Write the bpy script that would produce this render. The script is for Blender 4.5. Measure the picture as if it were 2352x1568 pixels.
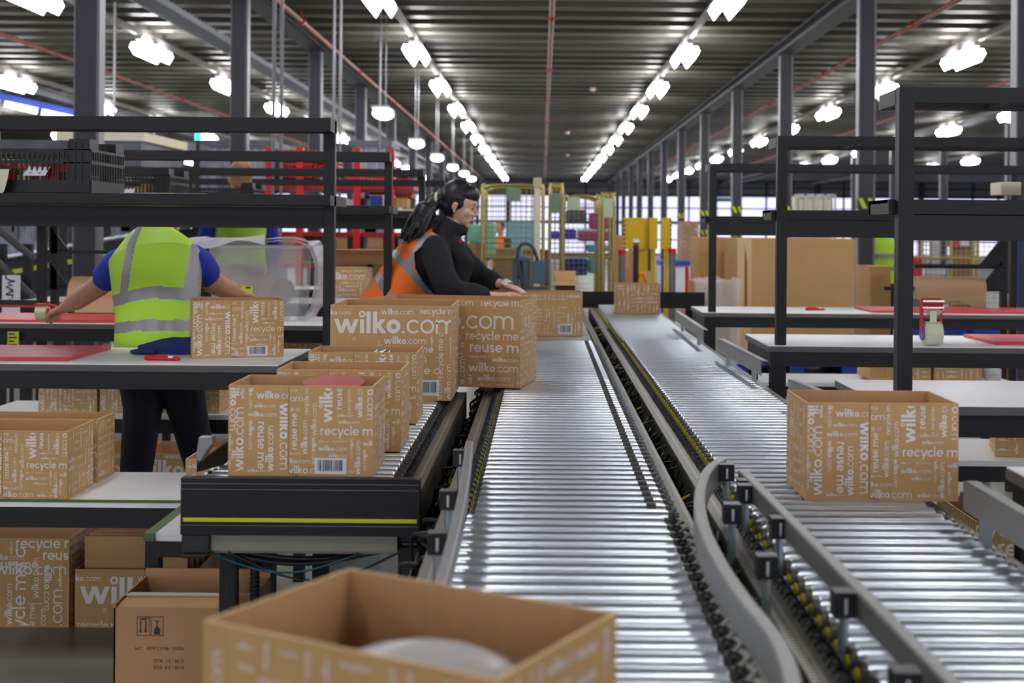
import bpy, bmesh, math, random
from mathutils import Vector, Matrix
PI = math.pi
for o in list(bpy.data.objects): bpy.data.objects.remove(o)
SC = bpy.context.scene
COL = SC.collection
# ------------------------------------------------------------------ camera
ROLL = 0.008; F = 3000.0; CX, CY = 1246.0, 530.0; CAMZ = 1.37
cd = bpy.data.cameras.new('camera'); cam = bpy.data.objects.new('camera', cd); COL.objects.link(cam)
cd.sensor_width = 36; cd.lens = 36 * F / 2352
cd.shift_x = -(CX - 1176) / 2352; cd.shift_y = -(784 - CY) / 2352
cd.clip_start = .05; cd.clip_end = 300
cam.matrix_world = Matrix.Translation((0, 0, CAMZ)) @ Matrix.Rotation(PI/2, 4, 'X') @ Matrix.Rotation(ROLL, 4, 'Z')
cd.dof.use_dof = True; cd.dof.focus_distance = 4.1; cd.dof.aperture_fstop = 4.0; cd.dof.aperture_blades = 8
SC.camera = cam
# ------------------------------------------------------------------ world (added soft fill; hall left open behind the camera to admit it)
W = bpy.data.worlds.new('World'); SC.world = W; W.use_nodes = True
W.node_tree.nodes['Background'].inputs[0].default_value = (.86, .90, 1.0, 1)
W.node_tree.nodes['Background'].inputs[1].default_value = 1.15
SC.view_settings.view_transform = 'Standard'; SC.view_settings.look = 'None'; SC.view_settings.gamma = 1
SC.view_settings.exposure = 0.62
try: SC.view_settings.use_curve_mapping = False
except Exception: pass
SC.cycles.max_bounces = 6; SC.cycles.diffuse_bounces = 3; SC.cycles.glossy_bounces = 4
SC.cycles.transmission_bounces = 6; SC.cycles.transparent_max_bounces = 12
SC.cycles.caustics_reflective = False; SC.cycles.caustics_refractive = False
SC.cycles.sample_clamp_indirect = 4.0
LAMP_E = 19.0

# ------------------------------------------------------------------ helpers
def at(px, py, D):
    """point seen at photo pixel (px, py) at depth D"""
    u, v = px - CX, py - CY; c, s = math.cos(ROLL), math.sin(ROLL)
    return Vector((D/F*(u*c + v*s), D, CAMZ + D/F*(-v*c + u*s)))
def srgb(r, g, b):
    f = lambda c: (c/255/12.92) if c/255 <= .04045 else ((c/255+.055)/1.055)**2.4
    return (f(r), f(g), f(b), 1)
def mat(name, col, rough=.6, metal=0., noise=0., nscale=20., bump=0., bscale=200., emit=None, estr=1., alpha=1., trans=0., ior=1.45, coat=0., aniso=0., stretch=None):
    m = bpy.data.materials.new(name); m.use_nodes = True
    nt = m.node_tree; b = nt.nodes['Principled BSDF']
    b.inputs['Base Color'].default_value = col
    b.inputs['Roughness'].default_value = rough; b.inputs['Metallic'].default_value = metal
    b.inputs['Alpha'].default_value = alpha; b.inputs['Transmission Weight'].default_value = trans
    b.inputs['IOR'].default_value = ior; b.inputs['Coat Weight'].default_value = coat
    if aniso: b.inputs['Anisotropic'].default_value = aniso
    if emit: b.inputs['Emission Color'].default_value = emit; b.inputs['Emission Strength'].default_value = estr
    if noise or bump:
        tc = nt.nodes.new('ShaderNodeTexCoord'); src = tc.outputs['Object']
        if stretch:
            mp = nt.nodes.new('ShaderNodeMapping'); mp.inputs['Scale'].default_value = stretch
            nt.links.new(src, mp.inputs[0]); src = mp.outputs[0]
    if noise:
        n = nt.nodes.new('ShaderNodeTexNoise'); n.inputs['Scale'].default_value = nscale; n.inputs['Detail'].default_value = 4
        nt.links.new(src, n.inputs['Vector'])
        r = nt.nodes.new('ShaderNodeMapRange'); r.inputs['From Min'].default_value = .3; r.inputs['From Max'].default_value = .7
        r.inputs['To Min'].default_value = 1 - noise; r.inputs['To Max'].default_value = 1 + noise
        nt.links.new(n.outputs['Fac'], r.inputs['Value'])
        mx = nt.nodes.new('ShaderNodeVectorMath'); mx.operation = 'SCALE'; mx.inputs[0].default_value = col[:3]
        nt.links.new(r.outputs[0], mx.inputs['Scale']); nt.links.new(mx.outputs[0], b.inputs['Base Color'])
    if bump:
        n2 = nt.nodes.new('ShaderNodeTexNoise'); n2.inputs['Scale'].default_value = bscale; n2.inputs['Detail'].default_value = 3
        nt.links.new(src, n2.inputs['Vector'])
        bp = nt.nodes.new('ShaderNodeBump'); bp.inputs['Strength'].default_value = bump; bp.inputs['Distance'].default_value = .002
        nt.links.new(n2.outputs['Fac'], bp.inputs['Height']); nt.links.new(bp.outputs[0], b.inputs['Normal'])
    return m
def slot_mat(name, col, pitch, xp, duty=.42, xduty=.7, metal=.6, rough=.45, dark=(.008, .008, .008, 1), ax=('X', 'Y')):
    """perforated strip: dark slots repeated along the local Y axis in columns along X"""
    m = mat(name, col, rough, metal); nt = m.node_tree; b = nt.nodes['Principled BSDF']
    tc = nt.nodes.new('ShaderNodeTexCoord'); sp = nt.nodes.new('ShaderNodeSeparateXYZ'); nt.links.new(tc.outputs['Object'], sp.inputs[0])
    def fr(out, p, d):
        a = nt.nodes.new('ShaderNodeMath'); a.operation = 'DIVIDE'; nt.links.new(out, a.inputs[0]); a.inputs[1].default_value = p
        f = nt.nodes.new('ShaderNodeMath'); f.operation = 'FRACT'; nt.links.new(a.outputs[0], f.inputs[0])
        g = nt.nodes.new('ShaderNodeMath'); g.operation = 'LESS_THAN'; nt.links.new(f.outputs[0], g.inputs[0]); g.inputs[1].default_value = d
        return g.outputs[0]
    mu = nt.nodes.new('ShaderNodeMath'); mu.operation = 'MULTIPLY'
    nt.links.new(fr(sp.outputs[ax[1]], pitch, duty), mu.inputs[0]); nt.links.new(fr(sp.outputs[ax[0]], xp, xduty), mu.inputs[1])
    mx = nt.nodes.new('ShaderNodeMix'); mx.data_type = 'RGBA'; mx.inputs[6].default_value = col; mx.inputs[7].default_value = dark
    nt.links.new(mu.outputs[0], mx.inputs[0]); nt.links.new(mx.outputs[2], b.inputs['Base Color'])
    return m

M = {}
M['kraft'] = mat('kraft_board', srgb(204, 162, 109), .75, noise=.05, nscale=6, bump=.15, bscale=60, stretch=(8, 8, .6))
M['kraft_in'] = mat('kraft_board_inner', srgb(196, 152, 106), .8, noise=.04, nscale=10, stretch=(14, 14, .5))
M['kraft_edge'] = mat('kraft_cut_edge', srgb(222, 190, 146), .85)
M['kraft_pink'] = mat('brown_board', srgb(184, 138, 100), .75, noise=.06, nscale=5)
M['kraft_pale'] = mat('pale_board', srgb(196, 156, 104), .8, noise=.04, nscale=3)
M['print'] = mat('white_print', srgb(242, 236, 232), .55)
M['print_dark'] = mat('black_print', srgb(62, 48, 38), .7)
M['print_red'] = mat('red_print', srgb(190, 40, 44), .6)
M['label'] = mat('white_label', srgb(232, 232, 238), .5)
M['black_ink'] = mat('black_ink', srgb(22, 20, 24), .6)
M['steel'] = mat('zinc_roller_steel', srgb(226, 232, 242), .34, .88, noise=.05, nscale=30, stretch=(1, 6, 6), aniso=.85)
_nt = M['steel'].node_tree; _tg = _nt.nodes.new('ShaderNodeTangent'); _tg.direction_type = 'RADIAL'; _tg.axis = 'X'
_nt.links.new(_tg.outputs[0], _nt.nodes['Principled BSDF'].inputs['Tangent']); _nt.nodes['Principled BSDF'].inputs['Anisotropic Rotation'].default_value = .25
M['steel_d'] = mat('zinc_steel', srgb(150, 160, 165), .35, .9)
M['alu'] = mat('brushed_aluminium', srgb(142, 141, 139), .42, .75, noise=.05, nscale=40, stretch=(1, .1, 6))
M['frame'] = mat('conveyor_frame_paint', srgb(138, 134, 124), .5, .35, noise=.06, nscale=8)
M['frame_slot'] = slot_mat('perforated_strip', srgb(158, 154, 144), .0125, .024)
M['frame_slot2'] = slot_mat('perforated_side', srgb(88, 85, 78), .03, .03, .25, .25, ax=('Z', 'Y'))
M['black'] = mat('black_powder_coat', srgb(20, 19, 23), .5, .0, bump=.25, bscale=900)
M['black_pl'] = mat('black_plastic', srgb(34, 33, 36), .38)
M['black_side'] = mat('black_anodised', srgb(26, 25, 32), .35, .3)
M['rubber'] = mat('rubber', srgb(26, 26, 28), .55)
M['cable'] = mat('cable_sheath', srgb(38, 38, 42), .4)
M['teal'] = mat('teal_cable', srgb(18, 72, 84), .4)
M['hivis'] = mat('fluorescent_yellow', srgb(210, 214, 30), .5)
M['belt_y'] = mat('yellow_belt', srgb(200, 190, 40), .5)
M['orange'] = mat('orange_dot', srgb(230, 130, 20), .5)
M['white_top'] = mat('white_laminate', srgb(246, 245, 247), .38, noise=.015, nscale=4)
M['edge_top'] = mat('laminate_edge', srgb(96, 92, 92), .5)
M['green_edge'] = mat('olive_edge_strip', srgb(84, 106, 52), .45)
M['red_mat'] = mat('red_cutting_mat', srgb(206, 62, 68), .42, noise=.05, nscale=60, bump=.2, bscale=300)
M['red'] = mat('red_plastic', srgb(208, 32, 34), .4)
M['red_d'] = mat('red_paint', srgb(176, 34, 32), .45)
M['column'] = mat('column_paint', srgb(54, 54, 62), .5, noise=.05, nscale=3)
M['column_l'] = mat('column_flange', srgb(120, 117, 124), .45)
M['deck'] = mat('galvanised_deck', srgb(80, 77, 70), .55, .4, noise=.10, nscale=.7, stretch=(.25, 2.5, 1))
M['beam'] = mat('ceiling_beam_paint', srgb(66, 66, 70), .5)
M['trunk'] = mat('trunking', srgb(176, 168, 164), .5)
M['pipe'] = mat('sprinkler_pipe_paint', srgb(134, 68, 54), .5)
M['lamp'] = mat('lit_tube', (1, 1, 1, 1), .5, emit=(.96, .97, 1, 1), estr=LAMP_E)
M['lamp_dim'] = mat('lit_tube_dim', (1, 1, 1, 1), .5, emit=(.9, .92, 1, 1), estr=4)
M['pend'] = mat('lit_bulkhead', (1, 1, 1, 1), .5, emit=(1, .99, .96, 1), estr=8)
M['housing'] = mat('lamp_housing', srgb(200, 198, 202), .5)
M['floor'] = mat('sealed_floor', srgb(140, 142, 128), .36, noise=.08, nscale=2.2)
M['sky_pane'] = mat('daylit_pane', (.8, .82, .95, 1), .5, emit=srgb(206, 208, 236), estr=1.05)
M['mullion'] = mat('window_mullion', srgb(70, 70, 96), .5)
M['wall'] = mat('hall_wall', srgb(150, 152, 156), .7)
M['wall_dark'] = mat('hall_wall_dark', srgb(92, 93, 100), .7, noise=.2, nscale=1.2)
M['wire'] = mat('zinc_wire', srgb(176, 170, 130), .35, .6)
M['wire_g'] = mat('grey_wire', srgb(180, 182, 186), .35, .6)
M['cage'] = mat('gold_zinc_tube', srgb(176, 160, 98), .35, .7)
M['grey_blue'] = mat('blue_grey_casting', srgb(98, 114, 132), .45)
M['hose'] = mat('grey_hose', srgb(72, 74, 80), .5)
M['yellow'] = mat('yellow_board', srgb(232, 192, 22), .5)
M['blue_pal'] = mat('blue_pallet_paint', srgb(38, 62, 148), .6, noise=.12, nscale=14)
M['blue'] = mat('blue_plastic', srgb(30, 70, 170), .5)
M['lblue'] = mat('light_blue', srgb(130, 190, 215), .6)
M['magenta'] = mat('magenta_pack', srgb(196, 82, 150), .5)
M['violet'] = mat('violet_pack', srgb(70, 50, 200), .5)
M['mint'] = mat('mint_film', srgb(140, 220, 196), .5)
M['cream'] = mat('cream_box', srgb(226, 218, 192), .6)
M['clear'] = mat('clear_plastic', (.92, .94, .97, 1), .12, alpha=.28)
M['deck_lit_edge'] = mat('painted_lit_edge', srgb(168, 164, 152), .4, .5)  # lamplight on the deck rib edges, painted in as a paler tone
M['sleeve'] = mat('worn_sleeve', srgb(92, 88, 88), .35, .5)
M['crate_b'] = mat('crate_plastic', srgb(22, 21, 24), .45)
M['contents'] = mat('crumpled_wrap', srgb(158, 140, 128), .45, noise=.35, nscale=5, bump=.8, bscale=12)
M['bubble'] = mat('bubble_wrap', (.90, .91, .95, 1), .2, alpha=.62, bump=1.0, bscale=70)
M['film'] = mat('stretch_film', (.93, .93, .94, 1), .25, alpha=.55, bump=.8, bscale=18)
M['paper'] = mat('brown_paper', srgb(204, 172, 132), .75)
M['paper_w'] = mat('cream_paper', srgb(224, 220, 204), .7)
M['tape'] = mat('clear_tape_roll', srgb(226, 228, 196), .25)
M['tan'] = mat('dark_board', srgb(150, 106, 62), .8)
M['skin'] = mat('skin', srgb(228, 182, 158), .5, noise=.04, nscale=30)
M['skin2'] = mat('skin_ruddy', srgb(206, 146, 118), .5, noise=.05, nscale=20)
M['lips'] = mat('lips', srgb(176, 98, 92), .45)
M['eye'] = mat('eye_dark', srgb(40, 28, 24), .2)
M['eyew'] = mat('eye_white', srgb(225, 222, 220), .3)
M['hair'] = mat('black_hair', srgb(26, 24, 28), .38, noise=.35, nscale=60, bump=.8, bscale=120)
M['hair_b'] = mat('short_fair_hair', srgb(150, 112, 84), .6, noise=.15, nscale=60)
M['fleece'] = mat('black_fleece', srgb(32, 31, 35), .9, bump=.5, bscale=300)
M['vest_o'] = mat('orange_hivis', srgb(255, 120, 36), .6)
M['vest_y'] = mat('yellow_hivis', srgb(176, 222, 58), .6)
M['reflect'] = mat('reflective_tape', srgb(146, 145, 150), .4, .2)
M['blue_tee'] = mat('blue_cotton', srgb(36, 58, 170), .8)
M['trouser'] = mat('dark_trousers', srgb(30, 32, 44), .85)
M['shoe'] = mat('black_shoes', srgb(24, 24, 26), .6)
M['silver'] = mat('silver_metal', srgb(220, 220, 222), .2, .9)
M['glove'] = mat('blue_glove', srgb(32, 46, 104), .8, bump=.4, bscale=300)
M['glove_b'] = mat('black_glove_palm', srgb(34, 44, 44), .7)
M['conc'] = mat('pale_board_panel', srgb(198, 202, 206), .6)
M['curtain'] = mat('strip_curtain', srgb(150, 150, 166), .3, noise=.45, nscale=7, stretch=(3, 3, .5))
M['machine'] = mat('machine_grey', srgb(88, 90, 98), .5, noise=.3, nscale=3)
M['magic_y'] = M['hivis']

class MB:
    """collects faces (with material slots) and links them as ONE mesh object"""
    def __init__(s): s.v = []; s.f = []; s.mi = []; s.k = 0; s.sm = []
    def add(s, vs, fs, smooth=False):
        n = len(s.v); s.v += [tuple(x) for x in vs]
        for f in fs: s.f.append([i + n for i in f]); s.mi.append(s.k); s.sm.append(smooth)
        return s
    def slot(s, k): s.k = k; return s
    def box(s, x0, x1, y0, y1, z0, z1):
        vs = [(x, y, z) for z in (z0, z1) for y in (y0, y1) for x in (x0, x1)]
        return s.add(vs, [(0,2,3,1), (4,5,7,6), (0,1,5,4), (2,6,7,3), (0,4,6,2), (1,3,7,5)])
    def obox(s, c, ax, ay, az):
        c, ax, ay, az = map(Vector, (c, ax, ay, az))
        vs = [c + ax*i + ay*j + az*k for k in (-.5, .5) for j in (-.5, .5) for i in (-.5, .5)]
        return s.add(vs, [(0,2,3,1), (4,5,7,6), (0,1,5,4), (2,6,7,3), (0,4,6,2), (1,3,7,5)])
    def bar(s, a, b, w, h=None, up=(0, 0, 1)):
        a, b = Vector(a), Vector(b); d = b - a; L = d.length; d.normalize(); h = h or w
        u = Vector(up)
        if abs(d.dot(u)) > .99: u = Vector((0, 1, 0))
        sd = d.cross(u).normalized(); u = sd.cross(d).normalized()
        return s.obox((a+b)/2, sd*w, d*L, u*h)
    def tube(s, pts, r, seg=8, caps=True, closed=False, smooth=True):
        pts = [Vector(p) for p in pts]; n = len(pts)
        rs = r if isinstance(r, (list, tuple)) else [r]*n
        rings = []; up = Vector((0, 0, 1)); prev = None
        for i, p in enumerate(pts):
            d = (pts[(i+1) % n] - pts[i-1]) if closed else (pts[min(i+1, n-1)] - pts[max(i-1, 0)])
            if d.length < 1e-9: d = Vector((0, 0, 1))
            d.normalize()
            if prev is None:
                a = up if abs(d.dot(up)) < .95 else Vector((1, 0, 0))
                e = d.cross(a).normalized()
            else:
                e = (prev - d*prev.dot(d)).normalized()
            prev = e; g = d.cross(e)
            rr = rs[i] if not isinstance(rs[i], (tuple, list)) else rs[i]
            ra, rb = (rr, rr) if not isinstance(rr, (tuple, list)) else rr
            rings.append([p + e*ra*math.cos(2*PI*k/seg) + g*rb*math.sin(2*PI*k/seg) for k in range(seg)])
        vs = [v for R in rings for v in R]; fs = []
        for i in range(n if closed else n-1):
            for k in range(seg):
                a, b = i*seg+k, i*seg+(k+1) % seg; c, d2 = ((i+1) % n)*seg+(k+1) % seg, ((i+1) % n)*seg+k
                fs.append((a, b, c, d2))
        s.add(vs, fs, smooth)
        if caps and not closed:
            s.add(rings[0], [list(range(seg))[::-1]]); s.add(rings[-1], [list(range(seg))])
        return s
    def cyl(s, a, b, r, seg=12, smooth=True): return s.tube([a, b], r, seg, smooth=smooth)
    def prism(s, pts, vec):
        n = len(pts); v = Vector(vec); pts = [Vector(p) for p in pts]
        return s.add(pts + [p + v for p in pts], [list(range(n))[::-1], [i+n for i in range(n)]] + [(i, (i+1) % n, (i+1) % n+n, i+n) for i in range(n)])
    def ell(s, c, r, seg=16, rings=10, rot=None):
        c = Vector(c); vs = []; fs = []
        for i in range(rings+1):
            t = PI*i/rings
            for k in range(seg):
                p = 2*PI*k/seg; q = Vector((r[0]*math.sin(t)*math.cos(p), r[1]*math.sin(t)*math.sin(p), r[2]*math.cos(t)))
                if rot: q = rot @ q
                vs.append(c + q)
        for i in range(rings):
            for k in range(seg): fs.append((i*seg+k, (i+1)*seg+k, (i+1)*seg+(k+1) % seg, i*seg+(k+1) % seg))
        return s.add(vs, fs, True)
    def mesh(s, name, mats):
        me = bpy.data.meshes.new(name); me.from_pydata(s.v, [], s.f); 
        for m in (mats if isinstance(mats, (list, tuple)) else [mats]): me.materials.append(m)
        me.polygons.foreach_set('material_index', s.mi); me.polygons.foreach_set('use_smooth', s.sm)
        me.validate(); me.update(); return me
    def build(s, name, mats, parent=None, bevel=0, fix=False, loc=None, **tags):
        me = s.mesh(name, mats)
        if fix:
            bm = bmesh.new(); bm.from_mesh(me); bmesh.ops.remove_doubles(bm, verts=bm.verts, dist=1e-5); bmesh.ops.recalc_face_normals(bm, faces=bm.faces); bm.to_mesh(me); bm.free()
        o = bpy.data.objects.new(name, me); COL.objects.link(o)
        if parent: o.parent = parent
        if loc: o.location = loc
        if bevel:
            b = o.modifiers.new('bevel', 'BEVEL'); b.width = bevel; b.segments = 2; b.limit_method = 'ANGLE'
        for k, v in tags.items(): o[k] = v
        return o
def thing(name, label, cat, loc=(0, 0, 0), rz=0, group=None):
    o = bpy.data.objects.new(name, None); COL.objects.link(o); o.location = loc; o.rotation_euler.z = rz
    o['label'] = label; o['category'] = cat
    if group: o['group'] = group
    return o
def tag(o, label, cat, group=None):
    o['label'] = label; o['category'] = cat
    if group: o['group'] = group
    return o
def struct(o): o['kind'] = 'structure'; return o
def kids(o): return [c for c in bpy.data.objects if c.parent == o]
KID = {}
def dup(root, loc, rz=None, label=None, group=None, cat=None):
    if root.name not in KID: KID[root.name] = [(c, kids(c)) for c in kids(root)]
    r = root.copy(); COL.objects.link(r); r.location = loc
    if rz is not None: r.rotation_euler.z = rz
    if label: r['label'] = label
    if group: r['group'] = group
    for c, gs in KID[root.name]:
        k = c.copy(); COL.objects.link(k); k.parent = r
        for g in gs:
            h = g.copy(); COL.objects.link(h); h.parent = k
    return r
ORD = 'nearest second third fourth fifth sixth seventh eighth ninth tenth eleventh twelfth thirteenth fourteenth fifteenth sixteenth'.split()
def ordn(i): return 'nearest' if i == 0 else ORD[i] + '-nearest'
# ------------------------------------------------------------------ lettering: strokes -> clipped quads
def g_line(x0, y0, x1, y1, s, flat=None):
    dx, dy = x1-x0, y1-y0; L = math.hypot(dx, dy); nx, ny = -dy/L*s/2, dx/L*s/2
    if flat:  # diagonal with horizontal ends
        w = s/2*L/abs(dy)
        return [[(x0-w, y0), (x0+w, y0), (x1+w, y1), (x1-w, y1)]]
    return [[(x0+nx, y0+ny), (x0-nx, y0-ny), (x1-nx, y1-ny), (x1+nx, y1+ny)]]
def g_arc(cx, cy, r, a0, a1, s, n=14, ry=None):
    ry = ry or r; out = []; m = max(3, int(n*abs(a1-a0)/360))
    P = []
    for i in range(m+1):
        a = math.radians(a0 + (a1-a0)*i/m); c, q = math.cos(a), math.sin(a)
        P.append((((r+s/2)*c+cx, (ry+s/2)*q+cy), ((r-s/2)*c+cx, (ry-s/2)*q+cy)))
    for i in range(m): out.append([P[i][0], P[i+1][0], P[i+1][1], P[i][1]])
    return out
def glyph(ch, s, n):
    r = .5 - s/2; g = []
    if ch == 'w':
        a = .36; xs = [s*.5, s*.5+a, s*.5+2*a, s*.5+3*a, s*.5+4*a]; ys = [1, 0, 1, 0, 1]
        for i in range(4): g += g_line(xs[i], ys[i], xs[i+1], ys[i+1], s*.92, True)
        return g, 4*a + s + .1
    if ch == 'i': return g_line(s/2, 0, s/2, 1, s) + g_arc(s/2, 1.36, .13+s*.15, 0, 360, s*.42, n), s + .16
    if ch == 'l': return g_line(s/2, 0, s/2, 1.55, s), s + .16
    if ch == 'k': return g_line(s/2, 0, s/2, 1.55, s) + g_line(s*.9, .45, .62+s*.3, 1, s, True) + g_line(s*1.2, .6, .66+s*.4, 0, s, True), .80 + s*.55
    if ch == 'o': return g_arc(.5, .5, r, 0, 360, s, n), 1.1
    if ch == '.': return g_line(s*.6, 0, s*.6, s*1.2, s*1.2), s*1.2 + .14
    if ch == 'c': return g_arc(.5, .5, r, 42, 318, s, n), .98
    if ch == 'e': return g_arc(.5, .5, r, 0, 322, s, n) + g_line(s*.6, .5, 1-s*.02, .5, s*.85), 1.08
    if ch == 'm':
        h = .34; g = g_line(s/2, 0, s/2, 1, s)
        for k in (0, 1):
            c = s/2 + h + k*2*h
            g += g_arc(c, 1-h-s/2, h, 0, 180, s, n) + g_line(c+h, 0, c+h, 1-h-s/2, s)
        return g, 4*h + s + .14
    if ch == 'n': h = .32; return g_line(s/2, 0, s/2, 1, s) + g_arc(s/2+h, 1-h-s/2, h, 0, 180, s, n) + g_line(s/2+2*h, 0, s/2+2*h, 1-h-s/2, s), 2*h + s + .14
    if ch == 'r': return g_line(s/2, 0, s/2, 1, s) + g_arc(s/2+.32, .62, .32, 80, 180, s, n), .52 + s*.3
    if ch == 'u': h = .32; return g_line(s/2, h+s/2, s/2, 1, s) + g_arc(s/2+h, h+s/2, h, 180, 360, s, n) + g_line(s/2+2*h, 0, s/2+2*h, 1, s), 2*h + s + .14
    if ch == 's': q = .25 - s/8; return g_arc(.36, 1-q-s/2, q, 30, 270, s, n) + g_arc(.36, q+s/2, q, -150, 90, s, n), .76
    if ch == 'y': return g_line(s/2, 1, .42, 0, s, True) + g_line(.86, 1, .26, -.45, s, True), .96
    if ch == '@': # recycling loop
        return g_arc(.55, .5, .42, 60, 370, s*.8, n) + [[(.72, 1.12), (.98, .82), (.66, .70), (.66, .72)]], 1.2
    return [], .5
def words_geo(parts, n=14):
    """parts: list of (text, stroke) -> quads, width"""
    x = 0; out = []
    for t, s in parts:
        for ch in t:
            if ch == ' ': x += .48; continue
            g, a = glyph(ch, s, n); out += [[(p[0]+x, p[1]) for p in q] for q in g]; x += a
    return out, x
B_, L_ = .30, .155
KW = {'W': [('wilko', B_), ('.com', L_)], 'w': [('wilko', .22), ('.com', .14)], 'R': [('recycle me ', .20), ('@', .18)], 'U': [('reuse me', .22)], 'u': [('reuse me', .17)],
      'O': [('om', .14)], 'E': [('e ', .16), ('@', .16)], 'N': [('me', .16)], 'A': [('@', .17)], 'S': [('reuse', .2)]}
_wc = {}
def wgeo(k, n):
    if (k, n) not in _wc: _wc[(k, n)] = words_geo(KW[k], n)
    return _wc[(k, n)]
def clip(poly, x0, x1, y0, y1):
    for ax, lim, sg in ((0, x0, 1), (0, x1, -1), (1, y0, 1), (1, y1, -1)):
        out = []; m = len(poly)
        for i in range(m):
            a, b = poly[i-1], poly[i]; ia, ib = (a[ax]-lim)*sg >= 0, (b[ax]-lim)*sg >= 0
            if ia != ib:
                t = (lim-a[ax])/(b[ax]-a[ax]); out.append((a[0]+(b[0]-a[0])*t, a[1]+(b[1]-a[1])*t))
            if ib: out.append(b)
        poly = out
        if len(poly) < 3: return None
    return poly
def put(polys, k, x, y, h, rot, box, n=None):
    """rot 0: reads to the right; 90: reads upwards; -90: reads downwards. y up."""
    n = n or (20 if h > .03 else 14 if h > .012 else 9)
    q, w = wgeo(k, n)
    h *= 1.12 if k in 'RUu' else .955 if k in 'Ww' else 1
    c, s = {0: (1, 0), 90: (0, 1), -90: (0, -1)}[rot]
    for p in q:
        r = clip([(x + (a*c - b*s)*h, y + (a*s + b*c)*h) for a, b in p], *box)
        if r: polys.append(r)
def fill_words(polys, x0, x1, y0, y1, rnd, hmin=.008, hmax=.02):
    """cover a rectangle with a mosaic of words set both ways"""
    def rec(a, b, c, d):
        w, h = b-a, d-c
        if w < .015 or h < .015: return
        if max(w, h) > .16 or (min(w, h) > hmax*1.7):
            f = rnd.uniform(.36, .64)
            if (w > h) == (rnd.random() < .8): m = a + w*f; rec(a, m, c, d); rec(m, b, c, d)
            else: m = c + h*f; rec(a, b, c, m); rec(a, b, m, d)
            return
        k = rnd.choice('WWWWwRU'); _, gl = wgeo(k, 9)
        if w > h:
            s = min(h/1.65, w/gl*1.3); put(polys, k, a + .001, c + (h-s*1.5)/2 + .001, s, 0, (a+.002, b-.002, c, d), 9)
        else:
            s = min(w/1.65, h/gl*1.3)
            if rnd.random() < .5: put(polys, k, a + (w+s*1.4)/2, c + .002, s, 90, (a, b, c+.002, d-.002), 9)
            else: put(polys, k, a + (w-s*1.4)/2, d - .002, s, -90, (a, b, c+.002, d-.002), 9)
    rec(x0, x1, y0, y1)
# layout tables read off the photograph: (kind, x, y, x-height, rotation) in the crop's own pixels
SM_L = [('W',420-22,108,44,-90), ('W',500,262,17,90), ('W',537,139,22,-90), ('W',590,255,37,0), ('W',575,318,19,0), ('W',530,380,25,0), ('w',500,760,55,90), ('W',762,285,55,-90),
        ('W',537,405,24,-90), ('U',602,415,38,-90), ('W',718,760,38,90), ('W',528,762,16,0), ('w',380,500,28,-90)]
SM_R = [('N',835,208,20,0), ('O',835,275,36,0), ('E',838,343,27,0), ('R',970,365,20,90), ('w',1030,510,28,90), ('U',888,605,29,90), ('W',962,640,28,90), ('W',997,520,22,-90),
        ('W',1145,420,62,90), ('U',1215,325,30,90), ('R',1257,190,14,-90), ('W',1362,382,32,90), ('w',1397,40,44,-90), ('W',1178,378,14.5,0), ('W',1190,424,18,0), ('R',1060,505,42,0),
        ('W',1045,552,9,0), ('R',1145,552,9,0), ('W',1045,612,25,0), ('W',1370,575,24,0), ('W',1120,655,16,0), ('W',1277,530,16,-90), ('W',1350,775,28,90), ('W',1372,600,18,-90),
        ('W',790,640,15,0), ('W',778,700,25,0), ('w',800,770,40,0), ('W',1160,765,20,0)]
BIG = [('W',150,302,32,0), ('W',265,468,133,0), ('w',688,297,37,0), ('R',1045,290,34,0), ('A',430,535,30,0), ('w',600,1000,52,90), ('w',683,700,20,90), ('W',715,562,45,0), ('U',800,640,42,0),
       ('W',1140,492,17,-90), ('R',1250,865,34,90), ('w',615,730,60,0), ('R',640,835,48,0), ('w',1243,1200,42,90), ('w',1325,1065,40,90), ('W',1312,492,28,-90), ('R',250,650,34,0), ('W',250,760,40,0),
       ('U',250,850,50,0), ('W',250,940,30,0), ('w',560,940,30,0), ('W',250,1040,44,0), ('W',700,1040,34,0), ('U',560,890,26,0), ('W',120,210,26,0)]
BIG2 = [('w',1180,232,42,0), ('R',1590,232,38,0), ('W',842,435,125,0), ('R',1458,530,46,0), ('A',1405,600,36,0), ('U',1492,640,60,0), ('u',1490,692,18,0), ('W',1697,722,28,0), ('W',1480,812,54,0),
        ('W',1560,892,36,0), ('w',1560,937,17,0), ('u',1740,937,18,0), ('W',1448,1090,46,90), ('R',1482,845,30,-90), ('w',1000,535,50,0), ('W',1940,935,14,90),
        ('W',900,620,46,0), ('R',900,700,44,0), ('U',900,780,50,0), ('W',900,860,40,0), ('R',900,930,30,0), ('W',600,300,50,0), ('U',620,400,44,0), ('W',560,500,40,90), ('W',760,900,56,90), ('R',640,920,46,90), ('w',860,930,34,90)]
FLR = [('R',85,520,45,0), ('W',-95,600,28,0), ('U',268,600,45,0), ('w',240,860,34,90), ('W',275,630,37,-90), ('R',150,1240,60,90), ('W',60,1040,33,90), ('w',400,1330,66,90), ('u',215,1160,30,90),
       ('W',395,780,18,90), ('w',-60,700,60,0), ('W',170,902,11,0), ('U',-80,655,36,0), ('W',-20,1060,44,90), ('R',-60,1040,40,90), ('W',60,560,14,90), ('w',290,1200,34,90)]
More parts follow.
